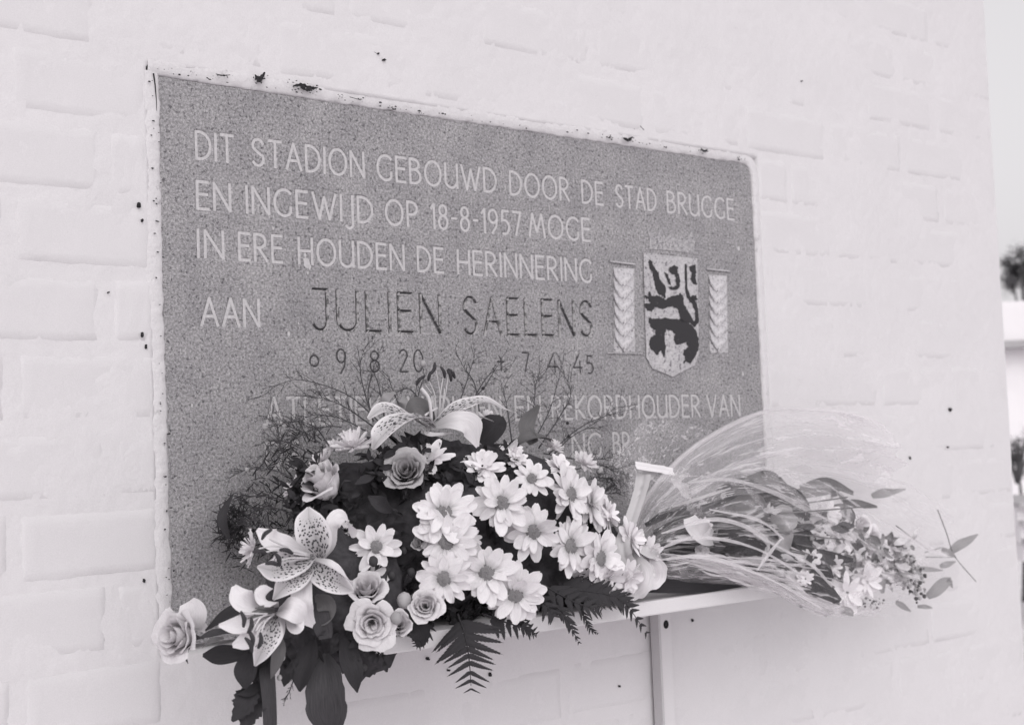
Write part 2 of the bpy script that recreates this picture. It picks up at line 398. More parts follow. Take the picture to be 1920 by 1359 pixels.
light_letters += line([('IN',373,419),('ERE',450,530),('HOUDEN',562,758),('DE',785,832),('HERINNERING',860,1110)], 482, 529, 372, 1110, H1)
light_letters += line([('AAN',379,486)], 610, 612, 379, 486, H1)
light_letters += line([('ATLETIEKKAMPIOEN',501,940),('EN',968,1014),('REKORDHOUDER',1037,1313),('VAN',1328,1388)], 796, 779, 500, 1388, H1*1.0)
light_letters += line([('DE',500,560),('NG',1075,1128),('BR',1152,1182)], 880, 852, 500, 1182, H1)
name_letters = line([('jULIEN'.replace('U', 'u'),586,826)], 619, 625, 586, 826, .0500, .24) + line([('SAELENS',871,1111)], 627, 631, 871, 1111, .0495, .24)
date_letters = []
for ch, a, b, yb_, h in (('o',582,598,687,.0135), ('9',633,649,700,.030), ('.',668,669,686,.02), ('8',695,712,697,.026), ('.',731,732,686,.02), ('2',751,766,697,.028), ('0',777,794,697,.028),
                         ('+',934,947,698,.020), ('7',981,993,697,.026), ('.',1012,1013,686,.02), ('4',1028,1045,698,.027), ('.',1057,1058,690,.02), ('4',1076,1092,699,.027), ('5',1101,1113,700,.025)):
    date_letters += layout(ch, P(a, yb_), P(b, yb_), h)

# ------------------------------------------------------------------ the slab as a carved height field
plaque = tag(empty('memorial_plaque', (XR/2, 0, ZB)), 'grey speckled stone memorial plaque with carved Dutch inscription and black lion shield', 'plaque')
NX, NZ = 860, 580
xs = np.linspace(0, XR, NX); zs = np.linspace(ZB, ZT, NZ); XX, ZZ = np.meshgrid(xs, zs)
DEP = np.zeros_like(XX)
def carve(strokes, hw, fn):
    for s in strokes:
        for (a, b) in zip(s[:-1], s[1:]):
            x0, x1 = min(a[0], b[0])-hw-.002, max(a[0], b[0])+hw+.002; z0, z1 = min(a[1], b[1])-hw-.002, max(a[1], b[1])+hw+.002
            i0, i1 = np.searchsorted(xs, (x0, x1)); j0, j1 = np.searchsorted(zs, (z0, z1))
            if i1 <= i0 or j1 <= j0: continue
            gx, gz = XX[j0:j1, i0:i1], ZZ[j0:j1, i0:i1]
            dx, dz = b[0]-a[0], b[1]-a[1]; L2 = dx*dx+dz*dz+1e-12
            t_ = np.clip(((gx-a[0])*dx+(gz-a[1])*dz)/L2, 0, 1)
            d = np.hypot(gx-a[0]-t_*dx, gz-a[1]-t_*dz)
            DEP[j0:j1, i0:i1] = np.maximum(DEP[j0:j1, i0:i1], fn(d))
HWL, HWN, HWD = .0018, .0023, .0009
for ch, st in light_letters: carve(st, HWL+.001, lambda d: .0012*np.clip((HWL+.0008-d)/.0007, 0, 1))
for ch, st in name_letters: carve(st, HWN+.001, lambda d: np.clip((HWN+.0006-d)*1.15, 0, .0038))
for ch, st in date_letters: carve(st, HWD+.001, lambda d: np.clip((HWD+.0006-d)*1.3, 0, .002))
YY = DEP.copy()
YY += rng.normal(0, .00008, YY.shape)
# chipped, slightly rounded edges
e = np.minimum(np.minimum(XX, XR-XX), ZT-ZZ)
cr = .024; cdx = np.maximum(XX-(XR-cr), 0); cdz = np.maximum(ZZ-(ZT-cr), 0); rc = np.hypot(cdx, cdz)
e = np.where((cdx > 0) & (cdz > 0), np.minimum(e, cr-rc), e)
YY += .004*np.clip(1-e/.003, 0, 1)**2 + np.where(e < 0, .012, 0)
verts = np.stack([XX, YY, ZZ], -1).reshape(-1, 3)
ii = np.arange(NX-1)[None, :]+np.arange(NZ-1)[:, None]*NX
quads = np.stack([ii, ii+1, ii+NX+1, ii+NX], -1).reshape(-1, 4)
c0 = np.array([XR/2, 0, (ZT+ZB)/2]); me = bpy.data.meshes.new('slab')
me.vertices.add(len(verts)); me.vertices.foreach_set('co', (verts-c0).ravel().astype(np.float32))
me.loops.add(quads.size); me.loops.foreach_set('vertex_index', quads.ravel().astype(np.int32))
me.polygons.add(len(quads)); me.polygons.foreach_set('loop_start', np.arange(0, quads.size, 4, dtype=np.int32)); me.polygons.foreach_set('loop_total', np.full(len(quads), 4, dtype=np.int32))
me.update(calc_edges=True); me.polygons.foreach_set('use_smooth', np.ones(len(quads), dtype=bool)); me.materials.append(M_STONE)
slab = bpy.data.objects.new('slab', me); C.objects.link(slab); slab.parent = plaque; slab.location = Vector(c0)-WORLD[plaque.name]

def ribbon_letter(name, st, hw, depth, mat_, vee=False, mat2=None):
    mb = MB()
    for si, s in enumerate(st):
        n = len(s); vs = []; us = []; closed = abs(s[0][0]-s[-1][0])+abs(s[0][1]-s[-1][1]) < 1e-3
        for i, (x, z) in enumerate(s):
            a = s[max(i-1, 0)]; b = s[min(i+1, n-1)]
            if closed and i in (0, n-1): a, b = s[-2], s[1]
            t_ = Vector((b[0]-a[0], b[1]-a[1])); t_.normalize() if t_.length else None
            nx_, nz_ = -t_.y, t_.x; h = hw*(1+.10*nz(x*300, z*300)); e = h*.7 if i in (0, n-1) and not closed else 0
            ex = -t_.x*e if i == 0 else (t_.x*e if i == n-1 else 0); ez = -t_.y*e if i == 0 else (t_.y*e if i == n-1 else 0)
            dy = -si*.00006
            if vee: vs += [(x+nx_*h+ex, .0002+dy, z+nz_*h+ez), (x+ex*.3, depth+dy, z+ez*.3), (x-nx_*h+ex, .0002+dy, z-nz_*h+ez)]
            else: vs += [(x+nx_*h+ex, depth+dy, z+nz_*h+ez), (x-nx_*h+ex, depth+dy, z-nz_*h+ez)]
        fs = []
        for i in range(n-1):
            if vee:
                for k in (0, 1): fs.append((i*3+k, i*3+k+1, (i+1)*3+k+1, (i+1)*3+k))
            else: fs.append((i*2, i*2+1, i*2+3, i*2+2))
        mb.add(vs, fs)
    o = mb.build(name, mat_, plaque, False)
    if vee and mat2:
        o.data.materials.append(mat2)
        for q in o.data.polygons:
            if q.normal.dot(Vector((-.45, 0, .9))) > -.02 if q.normal.y < 0 else q.normal.dot(Vector((-.45, 0, .9))) < .02: q.material_index = 1  # faces meant as lit take the paler paint
    return o
for ch, st in light_letters: ribbon_letter('letter', st, HWL, .00075, M_INFILL)
for ch, st in name_letters: ribbon_letter('letter', st, HWN, .0026, M_NAME, True, M_NAME_LIT)
for ch, st in date_letters: ribbon_letter('numeral', st, HWD, .0011, M_DATE, True)
# painted mortar edge round the slab, uneven, with crumbs and cobweb dirt along the top
def edge2(pts, inner, outer, seed):
    """pts: polyline (x,z); left-hand normal points outward"""
    P_ = catmull([(x, 0, z) for x, z in pts], 500); n = len(P_); vs = []; fs = []
    rows = [(-inner, .004), (-inner, -.0004), (-inner*.3, -.0020), (outer*.4, -.0034), (outer, -.0038), (outer+.004, -.0034), (outer+.012, -.0012)]
    L = 0
    for i in range(n):
        t_ = Vector(P_[min(i+1, n-1)]-P_[max(i-1, 0)]).normalized(); nn = Vector((-t_.z, 0, t_.x)); L += (Vector(P_[i])-Vector(P_[i-1])).length if i else 0
        for k, (o_, y_) in enumerate(rows):
            j = .0016*nz(L*55, seed+k*.25, 2)*(1.2 if k < 3 else .5)+.0008*nz(L*260, seed+k*.4, 5)
            vs.append(Vector(P_[i])+nn*(o_+j)+Vector((0, y_+.0009*nz(L*90, seed, k*1.3), 0)))
    m_ = len(rows)
    for i in range(n-1):
        for k in range(m_-1): a_ = i*m_+k; fs.append((a_, a_+1, a_+m_+1, a_+m_))
    mk('mortar_edge', vs, fs, M_EDGE, wall)
edge2([(.0, ZB), (.0, -.45), (-.001, -.2), (-.0005, ZT+.002)], .0030, .010, 1.0)
edge2([(-.012, ZT+.002), (.3, ZT+.001), (.6, ZT+.001), (XR-.032, ZT+.001)], .0030, .009, 9.0)
edge2([(XR-.034, ZT+.001), (XR-.012, ZT-.003), (XR-.003, ZT-.014), (XR, ZT-.034), (XR, ZT-.1), (XR, -.35), (XR, ZB)], .0015, .005, 17.0)
mb = MB()
def crumb(c, r, seed):
    vs = []; n = 6
    for j in range(4):
        for i in range(n):
            q = 2*PI*i/n; ph = PI*(j+.5)/4; rr = r*(1+.9*nz(i*2.1+seed, j*1.7))
            vs.append(c+Vector((rr*math.cos(q)*math.sin(ph)*(1+1.5*abs(math.sin(seed*7))), rr*math.sin(q)*math.sin(ph)*.6, rr*math.cos(ph))))
    mb.add(vs, [(j*n+i, j*n+(i+1) % n, (j+1)*n+(i+1) % n, (j+1)*n+i) for j in range(3) for i in range(n)])
rr_ = random.Random(5)
top_y = lambda px: 140+(px-288)*.150-8
for (px, py, r, k) in ((485,147,5,10),(492,140,4,4),(570,163,7,14),(585,166,5,6),(555,164,4,5),(430,140,3,4),(545,150,3,4),(640,178,3,6),(678,184,4,6),(730,200,3,6),(745,203,3,6),(790,212,3,5),(943,238,3,2),
                        (1147,255,4,4),(1165,258,4,5),(1180,260,5,8),(1200,240,3,2),(1318,281,4,4),(1325,281,3,3),(1385,293,3,3),(1395,298,3,3),(318,128,3,3),(298,127,2,3),(1290,270,2,2),(410,138,3,3),(360,133,2,4)):
    for i in range(k):
        c = P(px+rr_.gauss(0, r*1.6), py+rr_.gauss(0, r*.6)+2, .0085); crumb(c, MPP(c)*r*rr_.uniform(.08, .32), rr_.random()*40)
for i in range(60):
    px = rr_.uniform(295, 1405); c = P(px, top_y(px)+rr_.gauss(0, 3), .008); crumb(c, MPP(c)*rr_.uniform(.5, 1.6), i)
for i in range(45):
    py = rr_.uniform(150, 1140); px = 288+(py-140)*.034+rr_.choice((-3, -3, 6, -8))
    c = P(px, py, .006); crumb(c, MPP(c)*rr_.uniform(.5, 1.6), i)
tube(mb, [P(288, 138, .0045), P(291, 160, .004), P(293, 185, .0035), P(294, 208, .003)], .0010, .0003, 16, 5)   # open crevice at the slab's top left corner
for pts, wd_ in (([(478,140),(486,152),(490,146),(497,136)], 4.5), ([(549,162),(566,160),(582,166),(596,165)], 3.6), ([(560,158),(572,168),(586,170)], 3), ([(1142,256),(1150,259)], 2), ([(1168,259),(1178,263),(1186,257)], 3.4), ([(1200,236),(1208,245)], 2), ([(1314,278),(1320,284),(1327,280)], 2.2), ([(655,182),(676,188)], 2), ([(404,139),(416,142),(432,141)], 1.6), ([(702,98),(712,104)], 1.2)):
    blade('x', [P_ + (.0085,) for P_ in pts], [wd_*.3]+[wd_]*(len(pts)-2)+[wd_*.3], None, None, (0,0,1), None, .3, 14, 4, .9, 6, .5, mb=mb)
o = mb.build('wall_crumbs', M_DARKHOLE, None, True); tag(o, 'dark crumbs and cobweb dirt caught along the top edge of the plaque', 'dirt', None, 'stuff')

mb = MB()
for (px, py, r) in ((574,492,9),(580,500,5),(572,478,4),(577,512,3),(541,625,4),(1385,466,4),(1393,700,4),(512,428,3),(470,575,2),(700,640,2),(984,458,2),(905,300,2),(930,345,2),(1180,300,2),(560,606,2),(1350,620,2),(430,700,2),(360,760,3),(392,860,2)):
    c = P(px, py, .0004); m_ = MPP(c); n = 10
    vs = [c-Vector((0, .0003, 0))]+[c+Vector((math.cos(2*PI*i/n), 0, math.sin(2*PI*i/n)*1.3))*r*m_*(.8+.8*nz(i*1.3, px, py)) for i in range(n)]
    mb.add(vs, [(0, i+1, (i+1) % n+1) for i in range(n)])
mb.build('paint_splash', M_INFILL, plaque, True, 'stuff', 'small pale paint splashes on the stone face')
# ------------------------------------------------------------------ coat of arms
def cp(X, Y, y): return P(1130+X/4.247, 400+Y/4.247, -y)
def plate(name, pts, y0, y1, m, parent, jit=0.0, sub=1, bevel=0.0):
    """flat outline raised from depth y0 to y1 (metres, negative = towards viewer)"""
    q = []
    for i in range(len(pts)):
        a, b = pts[i], pts[(i+1) % len(pts)]
        for k in range(sub):
            x = a[0]+(b[0]-a[0])*k/sub; y = a[1]+(b[1]-a[1])*k/sub
            q.append((x+jit*(nz(x*.09, y*.09, 1)+.7*nz(x*.3, y*.3, 1)), y+jit*(nz(x*.09, y*.09, 9)+.7*nz(x*.3, y*.3, 9))))
    fr = [cp(x, y, y1) for x, y in q]; cx = sum((f for f in fr), Vector())/len(fr)
    if bevel: fr = [f+(cx-f).normalized()*bevel for f in fr]
    bk = [cp(x, y, y0) for x, y in q]; n = len(q)
    from mathutils.geometry import tessellate_polygon
    tris = tessellate_polygon([[Vector((x, y, 0)) for x, y in q]])
    fs = [tuple(t_) for t_ in tris]+[(i, (i+1) % n, n+(i+1) % n, n+i) for i in range(n)]
    return mk(name, fr+bk, fs, m, parent, None, False)
plate('shield', [(322,312),(755,358),(762,700),(768,1120),(735,1215),(560,1305),(395,1240),(345,1150),(330,700)], .001, -.0022, M_CARVED, plaque, 3, 4, .0012)
plate('crown', [(365,285),(372,215),(345,90),(420,190),(455,130),(500,200),(545,150),(590,205),(640,160),(665,215),(715,140),(735,230),(735,320)], .001, -.0009, M_CROWN, plaque, 4, 4, .0008)
lion = [
 [(375,375),(390,380),(420,440),(440,470),(450,520),(480,560),(497,590),(492,672),(470,655),(440,640),(425,600),(415,540),(400,470),(378,440),(370,400)],
 [(540,430),(575,415),(600,430),(590,455),(602,490),(614,540),(607,585),(580,612),(545,605),(520,580),(560,585),(583,570),(578,530),(572,490),(545,480),(530,455)],
 [(658,410),(674,412),(676,590),(694,650),(734,700),(757,760),(760,860),(742,885),(720,860),(733,840),(734,780),(711,725),(678,675),(660,600)],
 [(686,430),(735,410),(742,470),(737,500),(744,570),(722,560),(705,520),(712,470)],
 [(345,740),(350,715),(385,720),(390,700),(345,670),(350,655),(375,665),(370,625),(390,625),(400,660),(460,655),(480,680),(510,690),(540,660),(600,650),(615,630),(632,670),(648,740),(682,800),(712,850),(735,885),(715,900),(680,870),(650,865),(610,850),(600,790),(590,760),(540,745),(480,760),(430,745),(400,780),(365,770)],
 [(380,835),(420,845),(500,836),(580,846),(640,856),(690,886),(730,930),(750,1000),(747,1090),(718,1150),(690,1190),(660,1180),(630,1190),(650,1150),(635,1120),(645,1080),(670,1060),(660,1020),(620,1040),(580,1040),(560,1010),(575,960),(540,930),(510,930),(500,970),(505,1060),(500,1150),(480,1110),(470,1090),(440,1130),(410,1090),(385,1070),(380,1020),(395,985),(430,970),(425,930),(395,910),(385,880)],
 [(495,470),(515,480),(535,530),(540,570),(525,565),(510,520)], [(700,660),(745,650),(752,690),(725,700)]]
for q in lion:
    gx_, gy_ = sum(a for a, b in q)/len(q), sum(b for a, b in q)/len(q); q = [(gx_+(a-gx_)*1.05+(3 if a > gx_ else -3), gy_+(b-gy_)*1.03) for a, b in q]
    plate('lion_paint', q, -.0018, -.0027, M_LION, plaque, 9, 5)
plate('panel_bar', [(60,376),(265,400),(265,412),(60,388)], .001, -.0030, M_CARVED, plaque, 1, 1)
plate('panel_bar', [(830,436),(1015,454),(1015,466),(830,448)], .001, -.0030, M_CARVED, plaque, 1, 1)
plate('panel_bar', [(40,1108),(320,1112),(320,1120),(40,1116)], .001, -.0022, M_CARVED, plaque, 1, 1)
def laurel(x0, x1, ytop, ybot, n):
    e_ = tag(empty('laurel_panel', cp((x0+x1)/2, ybot, 0), plaque), None)
    plate('backing', [(x0,ytop),(x1,ytop+10),(x1+8,ybot),(x0+6,ybot)], .001, -.0008, M_CARVED, e_, 2, 3)
    st_ = (ybot-75-ytop)/n
    for k in range(n):
        cy_ = ytop+st_*k+10; xm = (x0+x1)/2+k*1.6; W_ = (x1-x0)/2-4; vs = []; fs = []; nu, nv = 12, 5
        for j in range(nv+1):
            for i in range(nu+1):
                u = i/nu*2-1; v = j/nv
                bot = st_*1.45*(1-.55*abs(u)**1.6)+st_*.18*max(0, 1-abs(u)*5)
                x = xm+u*W_*(1-.10*v); y = cy_+v*bot
                yy = -.0010-.0062*v*(1-.35*abs(u))+.0006*max(0, 1-abs(u)*7)+(.0034 if j == nv else 0)
                vs.append(cp(x, y if j < nv else cy_+bot*1.0+1, yy))
        for j in range(nv):
            for i in range(nu): a_ = j*(nu+1)+i; fs.append((a_, a_+1, a_+nu+2, a_+nu+1))
        mk('leaf', vs, fs, M_LEAFCARVE, e_)
laurel(85, 250, 430, 1105, 6); laurel(845, 990, 488, 1110, 6)

# ------------------------------------------------------------------ shelf and its steel post
SH_TOP, SH_TH, SH_D = -.640, .0185, .20
shelf = tag(empty('wall_shelf', (.45, -.1, SH_TOP-SH_TH)), 'narrow white painted shelf under the plaque carrying the flowers', 'shelf')
def bevel_box(name, a, b, m, parent, bv=.002):
    import bmesh
    bm = bmesh.new(); bmesh.ops.create_cube(bm, size=1.0)
    A, B = Vector(a), Vector(b); c = (A+B)/2; s = B-A
    for v in bm.verts: v.co = Vector((v.co.x*s.x, v.co.y*s.y, v.co.z*s.z))
    bmesh.ops.bevel(bm, geom=bm.edges[:], offset=bv, segments=2, affect='EDGES', profile=.5)
    me = bpy.data.meshes.new(name); bm.to_mesh(me); bm.free(); me.materials.append(m)
    o = bpy.data.objects.new(name, me); C.objects.link(o); o.parent = parent; o.location = c-WORLD[parent.name]; WORLD[o.name] = c; return o
SHX0, SHX1 = P(694, 1212, .2).x, P(1478, 1110, .2).x
bevel_box('board', (SHX0, -SH_D, SH_TOP-SH_TH), (SHX1, -.008, SH_TOP), M_SHELF, shelf, .0022)
XP = P(1222, 1250, .008).x
post = tag(empty('steel_post', (XP, -.01, -1.3)), 'white painted steel angle post, web coloured shade grey, running down from under the shelf', 'post')
bevel_box('web', (XP, -.026, -1.3), (XP+.004, -.0085, SH_TOP-SH_TH-.001), M_STEEL, post, .0008)
bevel_box('flange', (XP+.0045, -.0115, -1.3), (XP+.040, -.0085, SH_TOP-SH_TH-.001), M_SHELF, post, .0008)
c = P(1249, 1170, .0118); mb = MB(); n = 12
vs = [c+Vector((math.cos(2*PI*i/n)*.0048, -.0006, math.sin(2*PI*i/n)*.0058)) for i in range(n)]+[c+Vector((math.cos(2*PI*i/n)*.0058, .001, math.sin(2*PI*i/n)*.0068)) for i in range(n)]
mb.add(vs, [tuple(range(n))]+[(i, (i+1) % n, n+(i+1) % n, n+i) for i in range(n)]); mb.build('bolt_head', M_DARKHOLE, post)
#MORE

# ------------------------------------------------------------------ petals, leaves, flowers
def petal_mesh(name, m, seed, w_=.17, tip=.5, cup=.20, curl=.12, L0=.12, notch=0.0):
    r = random.Random(seed); nseg, nc = 8, 6; vs = []; us = []; fs = []
    for i in range(nseg+1):
        v = i/nseg; x = L0+(1-L0)*v; prof = (math.sin(PI*min(1, (v*.70+.17)))**.6)*(1 if v < .99 else .72)
        if v < .35: prof *= .55+.45*v/.35
        for k in range(nc+1):
            s_ = k/nc*2-1; y = s_*w_*prof
            z = cup*w_*s_*s_+curl*v*v*r.uniform(.8, 1.2)-.03*v+.012*math.cos(s_*9)*(1 if abs(s_) < .95 else .3)
            xx = x-(.035*abs(s_)**3*v)-(notch*(1-abs(s_)*2.2 if abs(s_) < .45 else 0) if i == nseg else 0)
            vs.append((xx, y, z)); us.append((k/nc, v))
    for i in range(nseg):
        for k in range(nc): a_ = i*(nc+1)+k; fs.append((a_, a_+1, a_+nc+2, a_+nc+1))
    me = bpy.data.meshes.new(name); me.from_pydata(vs, [], fs); l = me.uv_layers.new(name='uv')
    for lp in me.loops: l.data[lp.index].uv = us[lp.vertex_index]
    me.polygons.foreach_set('use_smooth', [True]*len(fs)); me.materials.append(m); return me
DP = [petal_mesh('petal', M_WHITE, s, random.Random(s).uniform(.17, .23), cup=random.Random(s+5).uniform(.05, .32), curl=random.Random(s+9).uniform(-.04, .16), notch=.03*(s % 2)) for s in range(10)]
DPC = [petal_mesh('petal', M_CREAM, s+30, random.Random(s).uniform(.14, .19), cup=.4, curl=.2) for s in range(5)]
def disc_mesh():
    mb = MB(); n = 0; R_ = .19
    vs = []; fs = []; nj, ni = 7, 22
    for j in range(nj+1):
        for i in range(ni):
            q = 2*PI*i/ni; rr = R_*math.cos(PI/2*(1-j/nj)*.999) if 0 else R_*(1-j/nj)
            z = .085*(1-(rr/R_)**2)+.012*math.sin(i*7.3+j*2.1)
            vs.append((rr*math.cos(q+j*.15), rr*math.sin(q+j*.15), z))
    for j in range(nj):
        for i in range(ni): fs.append((j*ni+i, j*ni+(i+1) % ni, (j+1)*ni+(i+1) % ni, (j+1)*ni+i))
    mb.add(vs, fs)
    for k in range(70):                                     # florets
        r_ = R_*math.sqrt((k+.5)/70); a_ = k*2.39996; x, y = r_*math.cos(a_), r_*math.sin(a_); z = .085*(1-(r_/R_)**2)+.006; h = .030*random.uniform(.6, 1.5); s_ = .011
        mb.add([(x-s_, y-s_, z-.02), (x+s_, y-s_, z-.02), (x+s_, y+s_, z-.02), (x-s_, y+s_, z-.02), (x*1.04, y*1.04, z+h)], [(0,1,4), (1,2,4), (2,3,4), (3,0,4)])
    me = bpy.data.meshes.new('disc'); me.from_pydata(mb.v, [], mb.f); me.materials.append(M_DISC); return me
DISC = disc_mesh()
def frame(n, spin=0.0):
    z = DIR(n); x = z.orthogonal().normalized() if abs(z.dot(UP)) > .99 else UP.cross(z).normalized(); y = z.cross(x)
    M = Matrix(((x.x, y.x, z.x), (x.y, y.y, z.y), (x.z, y.z, z.z))).to_4x4()
    return M @ Matrix.Rotation(spin, 4, 'Z')
def daisy(parent, px, py, Y, r, n, np_=15, layers=2, disc=True, single=True, lift=.25, lab=None, pets=None, name='daisy'):
    p = P(px, py, Y); R_ = r*1.07*MPP(p); pets = pets or DP
    e_ = empty(name, p, parent); 
    if lab: e_['label'] = lab
    B = Matrix.Translation(p) @ frame((n[0]+random.uniform(-.13, .13), n[1]+random.uniform(-.13, .13), n[2]), random.random()*6) ; mb = MB(); R_ *= random.uniform(.93, 1.06)
    for L in range(layers):
        cnt = max(6, int(np_*(1 if L == 0 else .62)))
        for k in range(cnt):
            a_ = 2*PI*(k+random.uniform(-.28, .28))/cnt+L*.3; el = lift*(.15+L*.75)+random.uniform(-.18, .16)+(random.choice((-.5, .45)) if random.random() < .09 else 0)
            sc_ = R_*(1.03-.17*L)*random.uniform(.80, 1.10)
            M = B @ Matrix.Translation((0, 0, -.02*R_+.03*L*R_)) @ Matrix.Rotation(a_, 4, 'Z') @ Matrix.Rotation(-el, 4, 'Y') @ Matrix.Rotation(random.uniform(-.35, .35), 4, 'X') @ Matrix.Diagonal((sc_, sc_*random.uniform(.85, 1.2), sc_, 1))
            if single: inst('petal', random.choice(pets), M, e_)
            else:
                me = random.choice(pets); mb.add([M @ v.co for v in me.vertices], [tuple(q.vertices) for q in me.polygons], [(0.5, .6)]*len(me.vertices))
    if not single: o = mb.build('corolla', pets[0].materials[0], e_)
    if disc: inst('disc', DISC, B @ Matrix.Translation((0, 0, R_*.060)) @ Matrix.Diagonal((R_*1.42, R_*1.42, R_*1.25, 1)), e_)
    return e_
def rose(parent, px, py, Y, r, n, m, cnt=16, openness=1.0, h=1.0, lab=None, name='rose', single=True, sepals=True):
    p = P(px, py, Y); R_ = r*.84*MPP(p); e_ = empty(name, p, parent)
    if lab: e_['label'] = lab
    B = Matrix.Translation(p) @ frame(n, random.random()*6); al = MB()
    for k in range(cnt):
        f = (k+.5)/cnt; rad = R_*(.12+.80*f**.85); hh = R_*h*(1.25-.55*f); a0 = k*2.35+random.uniform(-.2, .2); span = 1.15 if f > .35 else 1.7
        nu, nv = 10, 8; vs = []; us = []; fs = []; cu = openness*(.10+.55*f*f)*R_; ph = random.random()*9
        for j in range(nv+1):
            v = j/nv
            for i in range(nu+1):
                u = i/nu*2-1; top = hh*(1-.16*abs(u)**2.5-.10*max(0, 1-abs(u)*3)*f)*1.0
                rr = rad*(.42+.58*math.sin(PI/2*min(1, v*1.5)))+cu*max(0, v-.55)**2*4.9*(1-.25*abs(u))
                z = -.30*R_+(top+.30*R_)*v - cu*.9*max(0, v-.72)**2*9*.5
                rr *= 1+.05*math.sin(u*4+ph+v*3)+.10*nz(u*2.5+ph, v*2.5, k); aa = a0+u*span*(.55+.45*math.sin(PI*min(1, v*.75+.12)))
                vs.append(B @ Vector((rr*math.cos(aa), rr*math.sin(aa), z))); us.append((i/nu, v))
        for j in range(nv):
            for i in range(nu): q = j*(nu+1)+i; fs.append((q, q+1, q+nu+2, q+nu+1))
        if single: mk('petal', vs, fs, m, e_, us)
        else: al.add(vs, fs, us)
    if not single: al.build('corolla', m, e_)
    if sepals:
        mb = MB()
        for k in range(5):
            a_ = k*2*PI/5; pts = [(.2, -.25), (.62, -.05), (.95, .10), (1.25, -.02)]; vs = []
            for (rr, z), wq in zip(pts, (.12, .17, .10, .01)):
                for s_ in (-1, 1): vs.append(B @ Vector((R_*(rr*math.cos(a_)-s_*wq*math.sin(a_)), R_*(rr*math.sin(a_)+s_*wq*math.cos(a_)), R_*z*h)))
            mb.add(vs, [(q, q+1, q+3, q+2) for q in (0, 2, 4)])
        mb.build('sepals', M_LEAF, e_)
    return e_
def sphere(mb, c, r, n=8, m_=6, sq=1.0, jit=0.0):
    vs = []; fs = []
    for j in range(m_+1):
        for i in range(n):
            q = 2*PI*i/n; ph = PI*j/m_; d = Vector((math.cos(q)*math.sin(ph), math.sin(q)*math.sin(ph), math.cos(ph)*sq))
            vs.append(c+d*r*(1+jit*nz(d.x*3+c.x*90, d.y*3, d.z*3+c.z*90)))
    for j in range(m_):
        for i in range(n): fs.append((j*n+i, j*n+(i+1) % n, (j+1)*n+(i+1) % n, (j+1)*n+i))
    mb.add(vs, fs)

# ------------------------------------------------------------------ the flower arrangement
arr = tag(empty('flower_arrangement', P(830, 1100, .12)), 'large dark-leaved arrangement of white daisies, roses and spotted lilies at the left of the shelf', 'flowers')
# dark mass behind the flowers: lumpy foam body with leaf scraps all over it
def blob(name, cpt, rx, ry, rz, m, parent, seed, jit=.28):
    """ellipsoid round cpt; rx right, ry up (photo pixels), rz depth in metres"""
    mp = MPP(cpt); vs = []; fs = []; n, k = 40, 24
    for j in range(k+1):
        for i in range(n):
            q = 2*PI*i/n; ph = PI*j/k; d = Vector((math.cos(q)*math.sin(ph), math.cos(ph), math.sin(q)*math.sin(ph)))
            rr = 1+jit*(nz(d.x*2.2+seed, d.y*2.2, d.z*2.2)+.5*nz(d.x*7+seed, d.y*7, d.z*7)+.3*nz(d.x*19+seed, d.y*19, d.z*19))
            v = cpt+(Vector((1,0,0))*d.x*rx*mp*1.25+Vector((0,0,1))*d.y*ry*mp+Vector((0,-1,0))*d.z*rz)*rr
            v.y = min(v.y, -.012)
            vs.append(v)
    for j in range(k):
        for i in range(n): fs.append((j*n+i, j*n+(i+1) % n, (j+1)*n+(i+1) % n, (j+1)*n+i))
    return mk(name, vs, fs, m, parent)
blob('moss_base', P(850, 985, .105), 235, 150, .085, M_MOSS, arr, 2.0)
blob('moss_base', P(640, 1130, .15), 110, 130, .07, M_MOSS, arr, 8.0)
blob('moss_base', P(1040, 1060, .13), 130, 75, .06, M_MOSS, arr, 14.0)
rl = random.Random(11)
def scraps(name, regions, count, size, m, Yf, label=None, seed=1, wf=.22):
    mb = MB(); r = random.Random(seed)
    for i in range(count):
        cx, cy, rx, ry = r.choice(regions); q = r.uniform(0, 2*PI); rr = math.sqrt(r.random())
        px, py = cx+rx*rr*math.cos(q), cy+ry*rr*math.sin(q); Y = Yf(px, py, rr)+r.uniform(-.02, .012)
        if Y < .02: Y = .02
        a_ = r.uniform(0, 2*PI); L = r.uniform(*size); n_ = (r.uniform(-1, 1), r.uniform(-.2, 1.2), r.uniform(.1, 1))
        ex, ey = px+L*math.cos(a_), py+L*math.sin(a_)
        blade('x', [(px, py, Y), ((px+ex)/2, (py+ey)/2, Y+r.uniform(-.004, .008)), (ex, ey, Y+r.uniform(-.015, .012))], [L*.05, L*wf, L*.02], m, None, n_, None, .3, 5, 2, mb=mb)
    return mb.build(name, m, arr, True, 'stuff', label)
dome = lambda px, py, rr: .10+.085*math.sqrt(max(0, 1-((px-850)/330)**2))*math.sqrt(max(0, 1-((py-1000)/230)**2))
REG = [(830, 980, 200, 130), (640, 1120, 110, 110), (1020, 1050, 140, 80), (850, 1110, 180, 60), (560, 1190, 70, 60), (590, 930, 50, 60)]
scraps('foliage', REG+[(760, 870, 90, 40), (930, 900, 60, 60)], 1500, (16, 42), M_DARK, dome, 'dark filler leaves between the flowers', 3)
scraps('foliage', [(530, 940, 90, 100), (500, 960, 70, 60), (475, 1000, 50, 70), (436, 975, 24, 46), (430, 990, 22, 34), (560, 850, 60, 40)], 800, (7, 26), M_DARK, lambda x, y, r: .055, 'fine dark filler leaves at the left edge', 5, .07)

